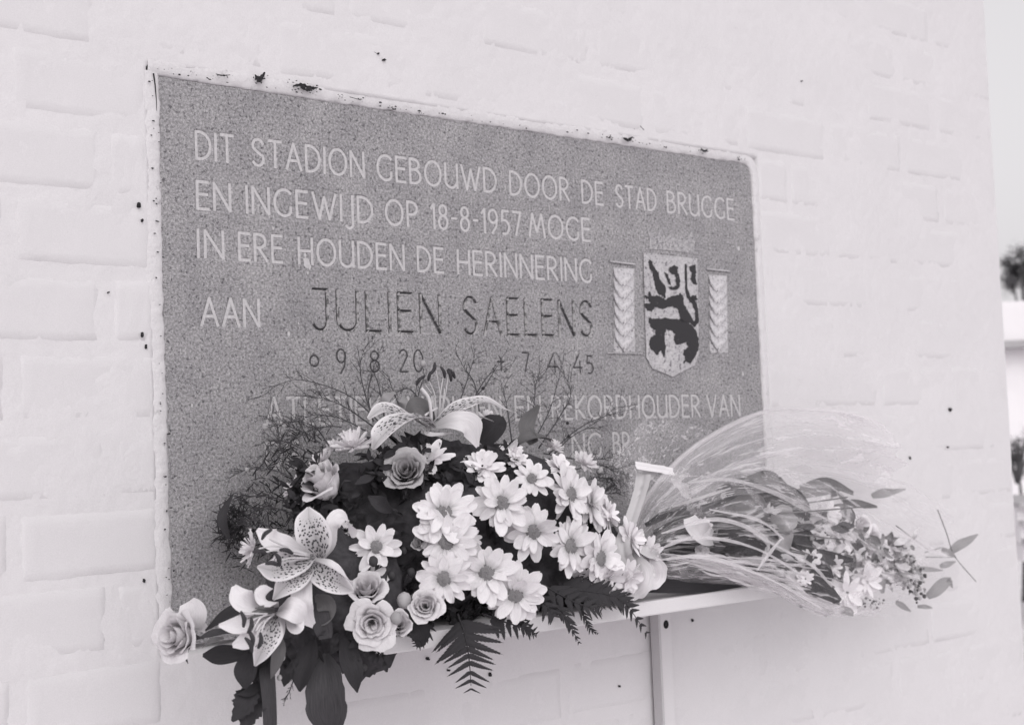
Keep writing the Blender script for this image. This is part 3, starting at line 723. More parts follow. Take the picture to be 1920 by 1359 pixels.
# big leaves
def leaf(pts, w_, m=M_DARK, n0=(0,.1,1), n1=None, serr=0, ns=12, cup=.2, name='leaf', par=None, fold=.25, groove=.05):
    return blade(name, pts, w_, m, par or arr, n0, n1, cup, 18, 6, serr, ns, .05, groove, None, None, fold)
leaf([(612,1225,.22),(610,1262,.235),(612,1300,.24),(616,1340,.235),(620,1372,.225)], [4,30,37,34,6], M_LEAF, (0,.1,1), None, .10, 13)
leaf([(590,1190,.22),(580,1230,.235),(568,1262,.24),(562,1296,.235)], [3,24,24,2], M_DARK, (-.4,.1,1))
leaf([(640,1190,.22),(652,1230,.23),(662,1262,.235),(670,1298,.23)], [3,20,18,1], M_DARK, (.5,.1,1))
leaf([(605,1130,.235),(598,1150,.25),(608,1190,.25),(592,1168,.245)], [2,18,14,2], M_LEAF, (.3,.2,1))
leaf([(592,1115,.24),(610,1135,.25),(606,1158,.25),(590,1172,.245)], [3,22,16,1], M_MIDLEAF, (-.1,.2,1))
leaf([(500,1215,.225),(502,1260,.24),(506,1310,.245),(508,1372,.24)], [12,15,14,13], M_LEAF, (-.1,.1,1), cup=.1)
leaf([(520,1180,.24),(522,1215,.25),(516,1245,.25),(508,1272,.245)], [3,13,10,1], M_MIDLEAF, (.4,.1,1))
leaf([(480,1205,.22),(470,1235,.235),(462,1262,.24),(458,1290,.235)], [4,17,22,3], M_DARK, (-.2,.1,1))
leaf([(520,1130,.2),(470,1135,.2),(425,1155,.19),(385,1182,.175)], [3,12,13,2], M_DARK, (0,.7,.7))
leaf([(500,1215,.2),(450,1224,.2),(410,1228,.19),(380,1228,.18)], [4,14,18,3], M_DARK, (0,.3,1))
leaf([(440,1185,.205),(415,1186,.205),(395,1190,.2),(372,1196,.19)], [2,8,9,1], M_LEAF, (0,.8,.6))
leaf([(420,1196,.215),(405,1200,.215),(390,1206,.21),(378,1215,.2)], [2,7,6,1], M_MIDLEAF, (0,.8,.6))
leaf([(545,1085,.2),(530,1070,.21),(545,1110,.215),(560,1115,.21)], [10,30,26,5], M_LEAF, (-.2,.2,1))
leaf([(760,1160,.21),(785,1180,.225),(788,1200,.225),(782,1212,.22)], [14,24,14,2], M_DARK, (0,.1,1), None, .3, 9)
leaf([(470,1290,.22),(462,1310,.23),(452,1330,.23),(435,1352,.23)], [9,22,18,3], M_DARK, (0,.1,1), None, .35, 7)
leaf([(495,1290,.22),(480,1318,.23),(468,1340,.23),(460,1365,.23)], [9,22,20,9], M_DARK, (-.1,.1,1), None, .35, 7)
leaf([(500,1270,.225),(470,1296,.23),(445,1302,.23)], [8,10,1], M_DARK, (0,.4,1))
leaf([(430,1010,.10),(418,975,.10),(425,950,.09),(438,925,.08)], [3,10,7,1], M_DARK, (-.2,.1,1))
leaf([(1010,760,.09),(985,800,.11),(1000,832,.12)], [3,16,10], M_MIDLEAF, (.3,.3,1))
leaf([(960,840,.12),(990,822,.13),(1020,822,.12),(1040,832,.11)], [4,14,12,2], M_MIDLEAF, (0,.8,.5))
leaf([(900,830,.11),(925,800,.12),(940,780,.11)], [20,24,4], M_DARK, (0,.3,1))
leaf([(785,1110,.23),(772,1120,.24),(758,1118,.24)], [2,5,1], M_MIDLEAF, (0,.5,1))
leaf([(700,1130,.23),(722,1145,.25),(732,1134,.25)], [4,9,1], M_MIDLEAF, (0,.5,1))
for (x0, y0, x1, y1) in ((905,1000,880,940),(930,1050,985,1040),(1040,1080,1090,1110),(735,960,690,930),(720,1050,745,1010),(870,930,900,960),(990,1060,1030,1100),(1010,1120,1060,1150),(680,1200,700,1235)):
    leaf([(x0,y0,.19),((x0+x1)/2,(y0+y1)/2,.205),(x1,y1,.2)], [4,15,2], M_DARK, (rl.uniform(-.5,.5),.4,1))

for i in range(16):
    x0, y0 = rl.uniform(470, 560), rl.uniform(1195, 1280); L = rl.uniform(30, 60); a_ = rl.uniform(1.2, 2.5)
    leaf([(x0,y0,.222),(x0+L*.5*math.cos(a_),y0+L*.5*math.sin(a_),.232),(x0+L*math.cos(a_),y0+L*math.sin(a_),.226)], [2,L*.24,1], M_DARK, (rl.uniform(-.5,.5),.3,1), None, .2, 6)
for i in range(12):
    x0, y0 = rl.uniform(560, 690), rl.uniform(1180, 1225); L = rl.uniform(25, 50); a_ = rl.uniform(.9, 2.2)
    leaf([(x0,y0,.214),(x0+L*.5*math.cos(a_),y0+L*.5*math.sin(a_),.222),(x0+L*math.cos(a_),y0+L*math.sin(a_),.218)], [2,L*.24,1], M_DARK, (rl.uniform(-.5,.5),.3,1))
# ferns
def pinna_mesh(seed):
    r = random.Random(seed); vs = []; us = []; fs = []; n = 11
    for i in range(n+1):
        v = i/n; w_ = .155*(1-v)**.75*(1 if i else .5); tooth = .045*(1-v*.6)
        for s_ in (-1, 0, 1):
            x = v+(0 if s_ == 0 else -.02)
            vs.append((x, s_*(w_+r.uniform(-.01, .01)), .03*math.sin(v*3)-.02*abs(s_)))
    for i in range(n):
        for k in (0, 1): a_ = i*3+k; fs.append((a_, a_+1, a_+4, a_+3))
    for i in range(n-1):                                    # forward pointing teeth along both margins
        for s_, k in ((-1, 0), (1, 2)):
            a_, b_ = vs[i*3+k], vs[(i+1)*3+k]; b = len(vs)
            vs.append((b_[0]+.03, b_[1]+s_*.055*(1-i/n*.7)+0, b_[2]-.012)); vs.append(a_); vs.append(b_)
            fs.append((b, b+1, b+2) if s_ > 0 else (b, b+2, b+1))
    me = bpy.data.meshes.new('leaflet'); me.from_pydata(vs, [], fs); me.materials.append(M_FERN); return me
PINNA = [pinna_mesh(s) for s in range(5)]
def fern(pts, wmax, n, parent=arr, nrm=(0,.15,1), start=.12, prof=None, ang=1.0, wl=1.0, tipw=.12):
    c = catmull([P(*q) for q in pts], 60); N_ = DIR(nrm)
    e_ = empty('fern_frond', Vector(c[0]), parent); mb = MB(); tube(mb, [Vector(q) for q in c[::6]], .0013, .0004, 14, 5); mb.build('stalk', M_FERN, e_)
    for k in range(n):
        f = start+(1-start)*(k+.5)/n; i = min(58, int(f*59)); p = Vector(c[i]); t_ = Vector(c[i+1]-c[max(i-1, 0)]).normalized()
        side = t_.cross(N_).normalized(); nn = side.cross(t_).normalized(); wd_ = wmax*MPP(p)*((1-f)**.65*(1-tipw)+tipw)*(prof(f) if prof else 1)
        for s_ in (-1, 1):
            a_ = ang+random.uniform(-.12, .12)-.12*f; d = (t_*math.cos(a_)+side*s_*math.sin(a_)+nn*random.uniform(-.22, .12)).normalized(); y = nn.cross(d).normalized(); z = d.cross(y)
            L = wd_*random.uniform(.85, 1.12)
            M = Matrix(((d.x*L, y.x*L*wl, z.x*L, p.x), (d.y*L, y.y*L*wl, z.y*L, p.y), (d.z*L, y.z*L*wl, z.z*L, p.z), (0, 0, 0, 1)))
            inst('leaflet', random.choice(PINNA), M, e_)
    return e_
fern([(858,1150,.22),(872,1190,.232),(880,1240,.235),(884,1300,.23)], 92, 10, ang=1.15, wl=.62, nrm=(0,.0,1))
fern([(905,1150,.225),(945,1165,.235),(985,1178,.235),(1010,1190,.23)], 44, 8, ang=.9, nrm=(0,.3,1), wl=1.2)
fern([(1030,1100,.2),(1100,1108,.225),(1165,1125,.235),(1216,1192,.235)], 58, 15, ang=.75, nrm=(.1,.35,1), wl=1.1)
fern([(1010,1090,.2),(1060,1120,.225),(1110,1140,.24),(1128,1146,.24)], 50, 9, ang=.8, nrm=(0,.5,1))
fern([(1035,1128,.215),(1058,1152,.23),(1072,1178,.235),(1088,1209,.235)], 30, 8, ang=.6, nrm=(0,.2,1), wl=1.1)
fern([(1080,1130,.22),(1098,1160,.235),(1108,1180,.235),(1122,1188,.235)], 22, 8, ang=.6, nrm=(0,.2,1))
fern([(1000,1110,.21),(1020,1130,.23),(1036,1150,.235),(1036,1154,.235)], 40, 5, ang=.8)
fern([(800,1160,.21),(800,1180,.22),(790,1200,.225),(780,1212,.225)], 34, 6, ang=.8)
fern([(1060,1060,.17),(1110,1090,.2),(1160,1110,.21),(1180,1130,.21)], 60, 9, ang=.8, nrm=(.1,.5,1))
fern([(960,1150,.22),(975,1165,.23),(990,1180,.235),(1006,1190,.235)], 30, 5, ang=.6)
# hanging sprig of small round leaves and one little bud at the left below the roses
mb = MB(); tube(mb, [P(680,1200,.22), P(700,1215,.23), P(715,1228,.232), P(724,1246,.23)], .0012, .0006); mb.build('stem', M_FERN, arr)
for (x, y, a_, L) in ((684,1210,1.4,24),(690,1212,.2,20),(696,1215,1.5,26),(702,1218,-.4,16),(708,1224,1.7,18),(716,1228,.3,14),(720,1240,1.3,20),(676,1200,2.6,26),(680,1190,.5,20),(668,1222,1.6,24),(672,1196,1.1,26)):
    leaf([(x,y,.231),(x+L*.5*math.cos(a_),y+L*.5*math.sin(a_),.236),(x+L*math.cos(a_),y+L*math.sin(a_),.233)], [2,L*.26,1.5], M_FERN, (0,.1,1), name='small_leaf')
# wispy asparagus sprays rising in front of the stone
def spray(pts, n, L, m=M_TWIG, r0=.0009, seed=0, parent=arr, droop=.3):
    r = random.Random(seed); c = catmull([P(*q) for q in pts], 40); mb = MB(); tube(mb, [Vector(q) for q in c[::4]], r0, .0003, 16, 4)
    for k in range(n):
        i = int(6+(k+.5)/n*33); p = Vector(c[min(i, 39)]); t_ = Vector(c[min(i+1, 39)]-c[i-1]).normalized()
        q = DIR((r.uniform(-1, 1), r.uniform(-.6, 1), r.uniform(-.5, .6))); d = (t_*.9+q*.75).normalized(); l_ = L*MPP(p)*r.uniform(.4, 1.1)
        e_ = p+d*l_; mid = p+d*l_*.5+UP*l_*droop*r.uniform(-.2, .3); e_.y = min(e_.y, -.006); mid.y = min(mid.y, -.006)
        tube(mb, [p, mid, e_], .00042, .0002, 5, 3)
        for _ in range(4):
            f = r.uniform(.3, 1); p2 = p.lerp(e_, f); d2 = (d+DIR((r.uniform(-1, 1), r.uniform(-1, 1), 0))*.8).normalized(); e2 = p2+d2*l_*.28; e2.y = min(e2.y, -.005)
            tube(mb, [p2, e2], .00028, .00016, 2, 3)
    o = mb.build('asparagus_spray', m, parent); return o
SP = [([(720,800,.10),(660,745,.08),(600,720,.06),(555,712,.05),(515,725,.045),(488,750,.04)], 16, 40),
 ([(700,800,.1),(650,765,.08),(610,748,.06),(575,745,.05)], 26, 44), ([(690,810,.1),(640,785,.08),(590,778,.06),(560,790,.05)], 24, 40),
 ([(700,790,.1),(685,740,.08),(675,690,.06),(685,646,.05)], 14, 40), ([(700,790,.1),(690,740,.08),(700,690,.06),(712,660,.05)], 10, 34),
 ([(720,780,.1),(712,730,.08),(702,700,.07),(700,690,.06)], 10, 30), ([(760,790,.09),(740,740,.07),(725,700,.06)], 8, 30), ([(800,770,.09),(770,730,.08),(745,735,.06),(715,745,.05)], 14, 30),
 ([(860,760,.09),(880,700,.07),(892,660,.06)], 14, 26), ([(900,780,.09),(890,720,.07),(870,690,.06),(850,650,.05)], 12, 24), ([(880,760,.1),(920,700,.08),(960,690,.06)], 12, 30), ([(850,770,.09),(900,735,.07),(930,690,.05),(960,640,.045)], 10, 24),
 ([(960,830,.1),(950,760,.08),(935,700,.06)], 12, 34), ([(990,830,.1),(1000,770,.08),(1005,720,.07),(1012,700,.06)], 26, 40), ([(1000,830,.1),(1030,770,.08),(1045,720,.06),(1060,660,.05)], 18, 34), ([(1010,840,.1),(1050,780,.08),(1070,740,.06),(1058,700,.05)], 20, 40),
 ([(1030,850,.1),(1090,800,.08),(1150,775,.06),(1200,765,.05)], 10, 24), ([(1040,850,.1),(1070,820,.08),(1120,790,.06),(1165,755,.05)], 24, 50), ([(1020,850,.1),(1080,860,.09),(1130,860,.08),(1170,850,.06)], 30, 40),
 ([(1080,880,.11),(1120,870,.1),(1150,880,.09),(1190,870,.07)], 30, 30), ([(1110,940,.11),(1150,910,.1),(1180,895,.09)], 40, 34), ([(1100,920,.11),(1140,925,.1),(1190,920,.09)], 30, 34), ([(1100,900,.11),(1130,895,.1),(1170,905,.09)], 50, 36),
 ([(600,860,.1),(540,830,.08),(505,830,.06),(495,870,.05)], 26, 34), ([(560,900,.09),(510,880,.07),(465,880,.05),(430,895,.045)], 22, 34), ([(540,940,.09),(490,930,.07),(455,940,.06),(430,990,.05)], 34, 44), ([(580,880,.1),(530,850,.08),(520,800,.06),(500,780,.05)], 24, 40),
 ([(600,830,.1),(570,810,.08),(540,800,.06)], 30, 40), ([(540,960,.1),(500,950,.08),(460,970,.06),(440,1010,.05)], 40, 40), ([(620,840,.1),(590,800,.08),(550,790,.06),(515,800,.05)], 24, 34), ([(520,1000,.12),(480,975,.1),(450,985,.08)], 30, 34),
 ([(780,760,.1),(790,720,.08),(800,700,.07)], 10, 24), ([(640,800,.1),(610,800,.08),(560,815,.06),(520,850,.05)], 30, 40), ([(560,1240,.22),(545,1290,.23),(535,1310,.23)], 14, 14)]
for i, (p_, n_, L_) in enumerate(SP): spray(p_, n_, L_, seed=i)
for (x, y, Y) in ((906,728,.06),(1066,818,.09),(1064,793,.08)):
    mb = MB(); p = P(x, y, Y); sphere(mb, p, 3.2*MPP(p)); mb.build('berry', M_DARK, arr)

# daisies
D = [(832,960,.245,53,(-.05,.50,.85),1),(838,1014,.25,55,(-.02,.12,1),1),(831,1084,.255,58,(-.04,-.08,1),1),(912,1073,.25,57,(.05,.0,1),1),(966,1114,.255,53,(.0,-.12,1),1),
     (940,942,.235,55,(.0,.15,1),1),(1000,996,.235,52,(.12,-.1,1),1),(997,897,.21,38,(.12,.35,1),1),(1068,927,.215,52,(.72,.10,.70),1),(1069,1024,.22,56,(.62,.10,.80),1),
     (1124,1046,.225,55,(.74,.05,.66),1),(1108,945,.19,50,(.86,.15,.5),0),(705,1025,.215,44,(.12,.05,1),1)]
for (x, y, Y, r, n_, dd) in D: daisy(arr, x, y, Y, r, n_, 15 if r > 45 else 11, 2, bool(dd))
D2 = [(662,838,.15,42,(-.15,.97,.35),0,'c'),(690,1088,.20,40,(-.3,.1,.9),0,'w'),(800,862,.165,44,(-.1,.75,.6),0,'w'),(905,875,.185,40,(-.1,.45,.85),0,'w'),(958,848,.16,26,(-.3,.7,.6),0,'w'),(968,862,.17,24,(.3,.5,.7),0,'w'),
      (1050,880,.16,34,(.5,.7,.4),0,'w'),(1095,868,.13,24,(.4,.6,.5),0,'c'),(1036,838,.12,22,(.2,.8,.4),0,'c'),(605,868,.12,30,(-.7,.5,.4),0,'c'),(570,892,.11,20,(-.6,.6,.5),0,'c'),(548,918,.11,18,(-.6,.6,.5),0,'c'),(628,838,.1,20,(-.3,.9,.4),0,'c'),(650,818,.1,18,(-.3,.9,.4),0,'c'),
      (560,1012,.12,18,(-.9,.2,.4),0,'c'),(474,1030,.15,36,(-.92,.15,.3),0,'c'),(1140,1085,.22,40,(.6,-.4,.7),0,'w'),(1182,1010,.2,38,(.8,.1,.5),0,'w'),(1212,1045,.2,36,(.85,-.1,.5),0,'w'),(1175,1085,.215,36,(.5,-.6,.6),0,'w'),(1140,965,.19,34,(.9,.1,.4),0,'w'),(1200,1075,.2,30,(.8,-.4,.4),0,'w'),
      (876,1010,.19,26,(.2,.2,.9),0,'w'),(1095,1085,.21,36,(.2,-.5,.8),0,'w'),(640,990,.17,22,(.4,.6,.5),0,'c'),(890,800,.1,24,(.2,.8,.5),0,'c'),(912,785,.1,22,(.3,.8,.5),0,'c')]
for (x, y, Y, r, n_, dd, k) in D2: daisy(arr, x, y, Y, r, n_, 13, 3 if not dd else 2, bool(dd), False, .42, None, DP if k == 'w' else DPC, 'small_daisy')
# roses and buds
rose(arr, 763, 886, .185, 42, (-.05,.40,.92), M_ROSE, 16, .75, .95, 'dusky half-open rose above the daisies')
rose(arr, 618, 918, .165, 46, (-.50,.72,.48), M_ROSE_L, 12, .9, 1.35, 'pale rose seen from the side at the upper left')
rose(arr, 698, 1166, .25, 42, (.10,.05,1), M_ROSE_L, 14, 1.25, .9, 'wide open pale rose at the bottom')
rose(arr, 798, 1136, .262, 32, (.02,.25,1), M_ROSE_L, 14, .9, .95, 'small pale rose under the front daisies')
rose(arr, 345, 1192, .16, 50, (-.55,.15,.83), M_ROSE_L, 14, 1.0, 1.0, 'white rose hanging out furthest left')
rose(arr, 688, 1108, .225, 38, (.0,.65,.7), M_ROSE_L, 10, .8, .9, 'pale rose behind the open one', single=False)
rose(arr, 748, 1172, .25, 28, (.1,.35,.9), M_ROSE_L, 9, .6, .9, 'pale rosebud beside the open rose', single=False)
rose(arr, 788, 1018, .225, 19, (-.15,.35,.95), M_ROSE, 9, .5, 1.0, 'small rosebud left of the daisies', single=False)
blade('rose_petal', [(365,1180,.17),(360,1150,.172),(352,1128,.165)], [14,30,16], M_ROSE_L, arr, (0,.1,1), (0,-.2,1), .2)
blade('rose_petal', [(372,1170,.17),(385,1178,.17),(400,1184,.165)], [12,8,1], M_ROSE_L, arr, (0,.6,1))
for (x, y, r, Y, m) in ((758,1125,14,.245,M_WHITE),(743,1158,11,.275,M_ROSE),(700,1052,9,.245,M_LEAF),(735,1078,8,.22,M_LEAF),(771,1073,8,.22,M_LEAF),(757,1032,6,.21,M_LEAF),(742,1000,5,.2,M_DARK),(682,1251,6,.235,M_LEAF),(497,800,6,.05,M_CREAM),(463,880,4,.05,M_CREAM),(793,682,6,.05,M_CREAM),(1124,882,7,.1,M_WHITE),(530,1232,5,.24,M_ROSE_L),(524,1270,5,.24,M_ROSE_L)):
    p = P(x, y, Y); mb = MB(); sphere(mb, p, r*MPP(p), 12, 9, 1.15, .15); mb.build('bud', m, arr)
# lilies, petal by petal
def lily(name, px, py, Y, lab): e_ = empty(name, P(px, py, Y), arr); e_['label'] = lab; return e_
def stamen(par, pts, an, r=.0011, al=24, aw=4.5):
    mb = MB(); tube(mb, [P(*q) for q in pts], r, r*.7, 12, 5); mb.build('filament', M_FILAMENT, par)
    if an:
        (x, y, Y, a_) = an; dx, dy = math.cos(a_)*al/2, math.sin(a_)*al/2
        mb = MB(); c_ = catmull([P(x-dx, y-dy, Y), P(x+dy*.25, y-dx*.25, Y+.003), P(x+dx, y+dy, Y)], 9); n = 6; vs = []; fs = []
        for i, q in enumerate(c_):
            t_ = (Vector(c_[min(i+1, 8)])-Vector(c_[max(i-1, 0)])).normalized(); u = t_.orthogonal().normalized(); v = t_.cross(u); rr = aw*MPP(Vector(q))*math.sin(PI*(i+.6)/9.6)**.5
            vs += [Vector(q)+(u*math.cos(2*PI*k/n)+v*math.sin(2*PI*k/n))*rr for k in range(n)]
        for i in range(8): fs += [(i*n+k, i*n+(k+1) % n, (i+1)*n+(k+1) % n, (i+1)*n+k) for k in range(n)]
        mb.add(vs, fs); mb.build('anther', M_ANTHER, par)
def lp(par, pts, w_, m=M_LILY, n0=(0,.1,1), n1=None, cup=.25, wave=.10, groove=.12, fold=0.0): return blade('petal', pts, w_, m, par, n0, n1, cup, 22, 10, 0, 9, wave, groove, None, None, fold)
A_ = lily('lily', 585, 1045, .25, 'large spotted lily open towards the left')
lp(A_, [(603,1050,.250),(592,1010,.262),(580,975,.262),(578,950,.255)], [5,33,27,2], n0=(-.25,.1,1), n1=(.1,.15,1))
lp(A_, [(606,1044,.245),(620,1018,.255),(622,985,.262),(640,968,.266),(657,985,.262),(663,1008,.255)], [6,12,15,17,14,4], M_LILYW, (.75,.2,.6), (-.1,1,.3), .25, .1)
lp(A_, [(578,1052,.250),(605,1075,.268),(635,1092,.272),(664,1108,.262)], [6,28,24,2], n0=(.15,.35,1), n1=(.3,.5,.8))
lp(A_, [(585,1048,.252),(615,1056,.275),(645,1078,.278),(662,1098,.272)], [5,11,12,3], M_LILYW, (.1,.9,.45), (.2,.9,.4))
lp(A_, [(590,1042,.252),(550,1055,.268),(515,1068,.270),(482,1062,.262)], [5,28,24,2], n0=(-.1,.25,1), n1=(-.2,.3,1))
lp(A_, [(585,1040,.248),(545,1022,.262),(510,1012,.268),(482,992,.262)], [5,20,22,4], M_LILYW, (-.1,.6,.8), (-.3,.5,.9))
lp(A_, [(588,1060,.252),(560,1080,.268),(535,1098,.268),(512,1124,.258)], [5,22,20,2], n0=(-.2,.0,1), n1=(-.4,-.1,1))
lp(A_, [(570,1080,.250),(566,1112,.268),(568,1145,.268),(588,1172,.255)], [16,20,20,6], M_LILYW, (-.1,.3,1), (.2,.4,.9))
for pts, an in (([(580,1040,.26),(530,1030,.285),(497,1035,.29)], (486,1036,.29,.1)), ([(580,1042,.26),(540,1036,.285),(522,1033,.29)], (536,1034,.293,.25)), ([(580,1046,.26),(545,1046,.285),(525,1050,.29)], (520,1048,.29,1.2)),
                ([(580,1046,.26),(540,1052,.28),(515,1058,.29)], (510,1058,.29,.1)), ([(580,1040,.26),(530,1022,.28),(505,1010,.29)], (500,1002,.29,-.8)), ([(580,1040,.26),(520,1024,.285),(486,1028,.295)], None)): stamen(A_, pts, an, al=26)
B_ = lily('lily', 500, 1165, .255, 'white trumpet lily opening down at the lower left')
lp(B_, [(512,1140,.245),(480,1136,.262),(452,1122,.268),(438,1098,.258)], [6,20,22,5], M_LILYW, (-.1,.6,.8), (.1,.3,1))
lp(B_, [(515,1138,.245),(500,1122,.268),(490,1108,.272),(484,1100,.268)], [8,20,16,4], M_LILYW, (0,.7,.7), (0,.3,1))
lp(B_, [(520,1145,.245),(540,1140,.27),(560,1150,.275),(572,1162,.268)], [8,22,20,3], M_LILYW, (.2,.5,.8), (.2,.2,1))
lp(B_, [(510,1150,.245),(480,1162,.262),(445,1172,.268),(410,1172,.258)], [6,16,17,3], M_LILYW, (-.2,.4,1), (-.2,.2,1))
lp(B_, [(505,1155,.245),(485,1178,.262),(462,1200,.268),(436,1210,.262)], [6,18,18,4], M_LILYW, (-.2,.2,1), (-.2,.1,1))
lp(B_, [(515,1150,.245),(506,1185,.27),(492,1218,.272),(478,1248,.26)], [7,24,18,2], n0=(.2,.1,1), n1=(.2,-.1,1))
lp(B_, [(530,1150,.245),(522,1180,.258),(506,1210,.262),(488,1236,.255)], [7,14,12,2], M_LILYW, (.7,.1,.7), (.6,.0,.8))
lp(B_, [(545,1150,.24),(552,1172,.262),(560,1172,.27),(568,1162,.268)], [10,14,12,2], M_LILYW, (.2,.1,1))
for pts, an in (([(515,1150,.25),(485,1150,.285),(458,1148,.29)], (454,1160,.29,1.4)), ([(515,1150,.25),(478,1160,.285),(466,1178,.29)], (468,1172,.29,1.8)), ([(515,1150,.25),(490,1168,.285),(478,1185,.29)], (470,1196,.29,1.3)),
                ([(515,1150,.25),(498,1165,.285),(490,1185,.29)], (486,1200,.29,1.7)), ([(515,1150,.25),(488,1158,.285),(470,1192,.29)], (466,1208,.29,1.1)), ([(512,1150,.25),(490,1175,.285),(476,1200,.29)], None)): stamen(B_, pts, an, al=30)
for (x0, y0, x1, y1) in ((512,1142,470,1148),(514,1140,478,1140),(515,1146,462,1160)):
    blade('inner_band', [(x0,y0,.262),((x0+x1)/2,(y0+y1)/2-2,.274),(x1,y1,.275)], [3,4,1], M_MIDLEAF, B_, (0,.3,1))
C_ = lily('lily', 810, 800, .15, 'spotted lily standing at the top with dark anthers against the stone')
lp(C_, [(812,800,.145),(785,783,.165),(745,790,.178),(712,820,.182),(698,842,.172)], [6,20,26,22,3], M_LILY, (-.1,.9,.6), (-.5,.4,.8), .25)
lp(C_, [(800,800,.13),(762,778,.145),(718,766,.15),(690,785,.14)], [6,16,16,4], M_LILY, (-.1,.7,.7), (-.3,.6,.7))
lp(C_, [(815,795,.13),(800,772,.14),(778,762,.14),(760,775,.13)], [6,20,18,4], M_MIDLEAF, (0,.6,.8))
lp(C_, [(815,795,.135),(855,765,.15),(905,752,.152),(962,772,.14)], [6,13,15,4], M_LILY, (0,.7,.7), (.2,.9,.4), .25, .3)
lp(C_, [(815,800,.145),(850,790,.168),(880,800,.178),(895,838,.175)], [6,18,24,4], M_ROSE_L, (.1,.6,.8), (.4,.3,.9), .3, .25, .2)
lp(C_, [(812,800,.13),(840,780,.14),(880,775,.14),(925,790,.13)], [4,10,12,3], M_LILY, (.1,.9,.4))
lp(C_, [(805,800,.145),(800,812,.155),(815,815,.16),(850,812,.155)], [4,5,6,2], M_CREAM, (0,.8,.7))
for pts, an in (([(815,800,.12),(815,750,.13),(798,722,.135)], (788,714,.135,-.9)), ([(818,800,.12),(816,745,.13),(805,715,.135)], (808,704,.137,-1.1)), ([(822,800,.12),(826,740,.13),(832,700,.135)], (830,698,.135,1.2)),
                ([(824,800,.12),(835,740,.13),(840,706,.135)], (842,704,.135,1.2)), ([(820,800,.12),(826,750,.12),(818,695,.125)], (812,690,.125,1.9)), ([(824,800,.12),(830,760,.13),(834,728,.13)], (846,700,.12,.9))): stamen(C_, pts, an, r=.0008, al=22, aw=3.6)
mb = MB(); tube(mb, [P(808,810,.14), P(808,770,.15), P(803,745,.152), P(790,728,.15)], .0020, .0022, 14, 7); mb.build('pistil', M_FILAMENT, C_)
mb = MB(); tube(mb, [P(800,800,.14), P(796,780,.145), P(820,765,.14)], .0016, .0014, 10, 6); mb.build('filament', M_FILAMENT, C_)
# pale pointed bud leaves behind the top lily
blade('pale_leaf', [(712,765,.10),(725,745,.11),(740,735,.1)], [2,9,2], M_PALELEAF, arr, (0,.4,1))
blade('pale_leaf', [(750,770,.10),(757,755,.11),(756,742,.1)], [8,9,2], M_PALELEAF, arr, (0,.4,1))
#BOUQ

# ------------------------------------------------------------------ the wrapped bouquet lying on the shelf
bq = tag(empty('wrapped_bouquet', P(1400, 1080, .13)), 'bouquet of pale flowers wrapped in clear cellophane lying at the right end of the shelf', 'bouquet')
def film_mat(name, op, col=.95, rough=.12, st=.4):
    m, t = mat(name); o = N(t, 'ShaderNodeOutputMaterial')
    tr = N(t, 'ShaderNodeBsdfTransparent'); gl = N(t, 'ShaderNodeBsdfGlossy', i_Roughness=rough); di = N(t, 'ShaderNodeBsdfDiffuse'); tl = N(t, 'ShaderNodeBsdfTranslucent')
    gl.inputs[0].default_value = (.95, .93, .95, 1); di.inputs[0].default_value = (*g(col), 1); tl.inputs[0].default_value = (*g(col), 1)
    a = noise_n(t, 5, 3, .55, 'UV', 1.2, (1.5, 1.9, 1)); b = noise_n(t, 15, 2, .5, 'UV', .6, (1, 1.5, 1))
    hz = N(t, 'ShaderNodeMix'); hz.data_type = 'FLOAT'; hz.inputs[0].default_value = .35; t.links.new(a, hz.inputs[2]); t.links.new(b, hz.inputs[3])
    bp = N(t, 'ShaderNodeBump', i_Strength=1.0, i_Distance=.012); t.links.new(hz.outputs[0], bp.inputs['Height']); t.links.new(bp.outputs[0], gl.inputs['Normal'])
    lw = N(t, 'ShaderNodeLayerWeight', i_Blend=.45); t.links.new(bp.outputs[0], lw.inputs['Normal'])
    s1 = N(t, 'ShaderNodeMixShader'); s1.inputs[0].default_value = .4; t.links.new(di.outputs[0], s1.inputs[1]); t.links.new(tl.outputs[0], s1.inputs[2])
    s2 = N(t, 'ShaderNodeMixShader'); s2.inputs[0].default_value = .28; t.links.new(s1.outputs[0], s2.inputs[1]); t.links.new(gl.outputs[0], s2.inputs[2])
    cr = N(t, 'ShaderNodeMapRange'); cr.inputs[1].default_value = .545; cr.inputs[2].default_value = .61; cr.inputs[3].default_value = op; cr.inputs[4].default_value = min(1, op+st); t.links.new(hz.outputs[0], cr.inputs[0])
    f = N(t, 'ShaderNodeMath', operation='MULTIPLY_ADD'); t.links.new(lw.outputs['Facing'], f.inputs[0]); f.inputs[1].default_value = .12; t.links.new(cr.outputs[0], f.inputs[2]); f.use_clamp = True
    mx = N(t, 'ShaderNodeMixShader'); t.links.new(f.outputs[0], mx.inputs[0]); t.links.new(tr.outputs[0], mx.inputs[1]); t.links.new(s2.outputs[0], mx.inputs[2]); t.links.new(mx.outputs[0], o.inputs[0]); return m
M_FILM = film_mat('clear_cellophane', .02, st=.22); M_FILM2 = film_mat('crumpled_cellophane', .01, st=.50); M_FILM3 = film_mat('layered_cellophane', .14, st=.50); M_MILKY = film_mat('milky_cellophane', .26, st=.5); M_CREASE = film_mat('cellophane_crease', .55, st=.4)
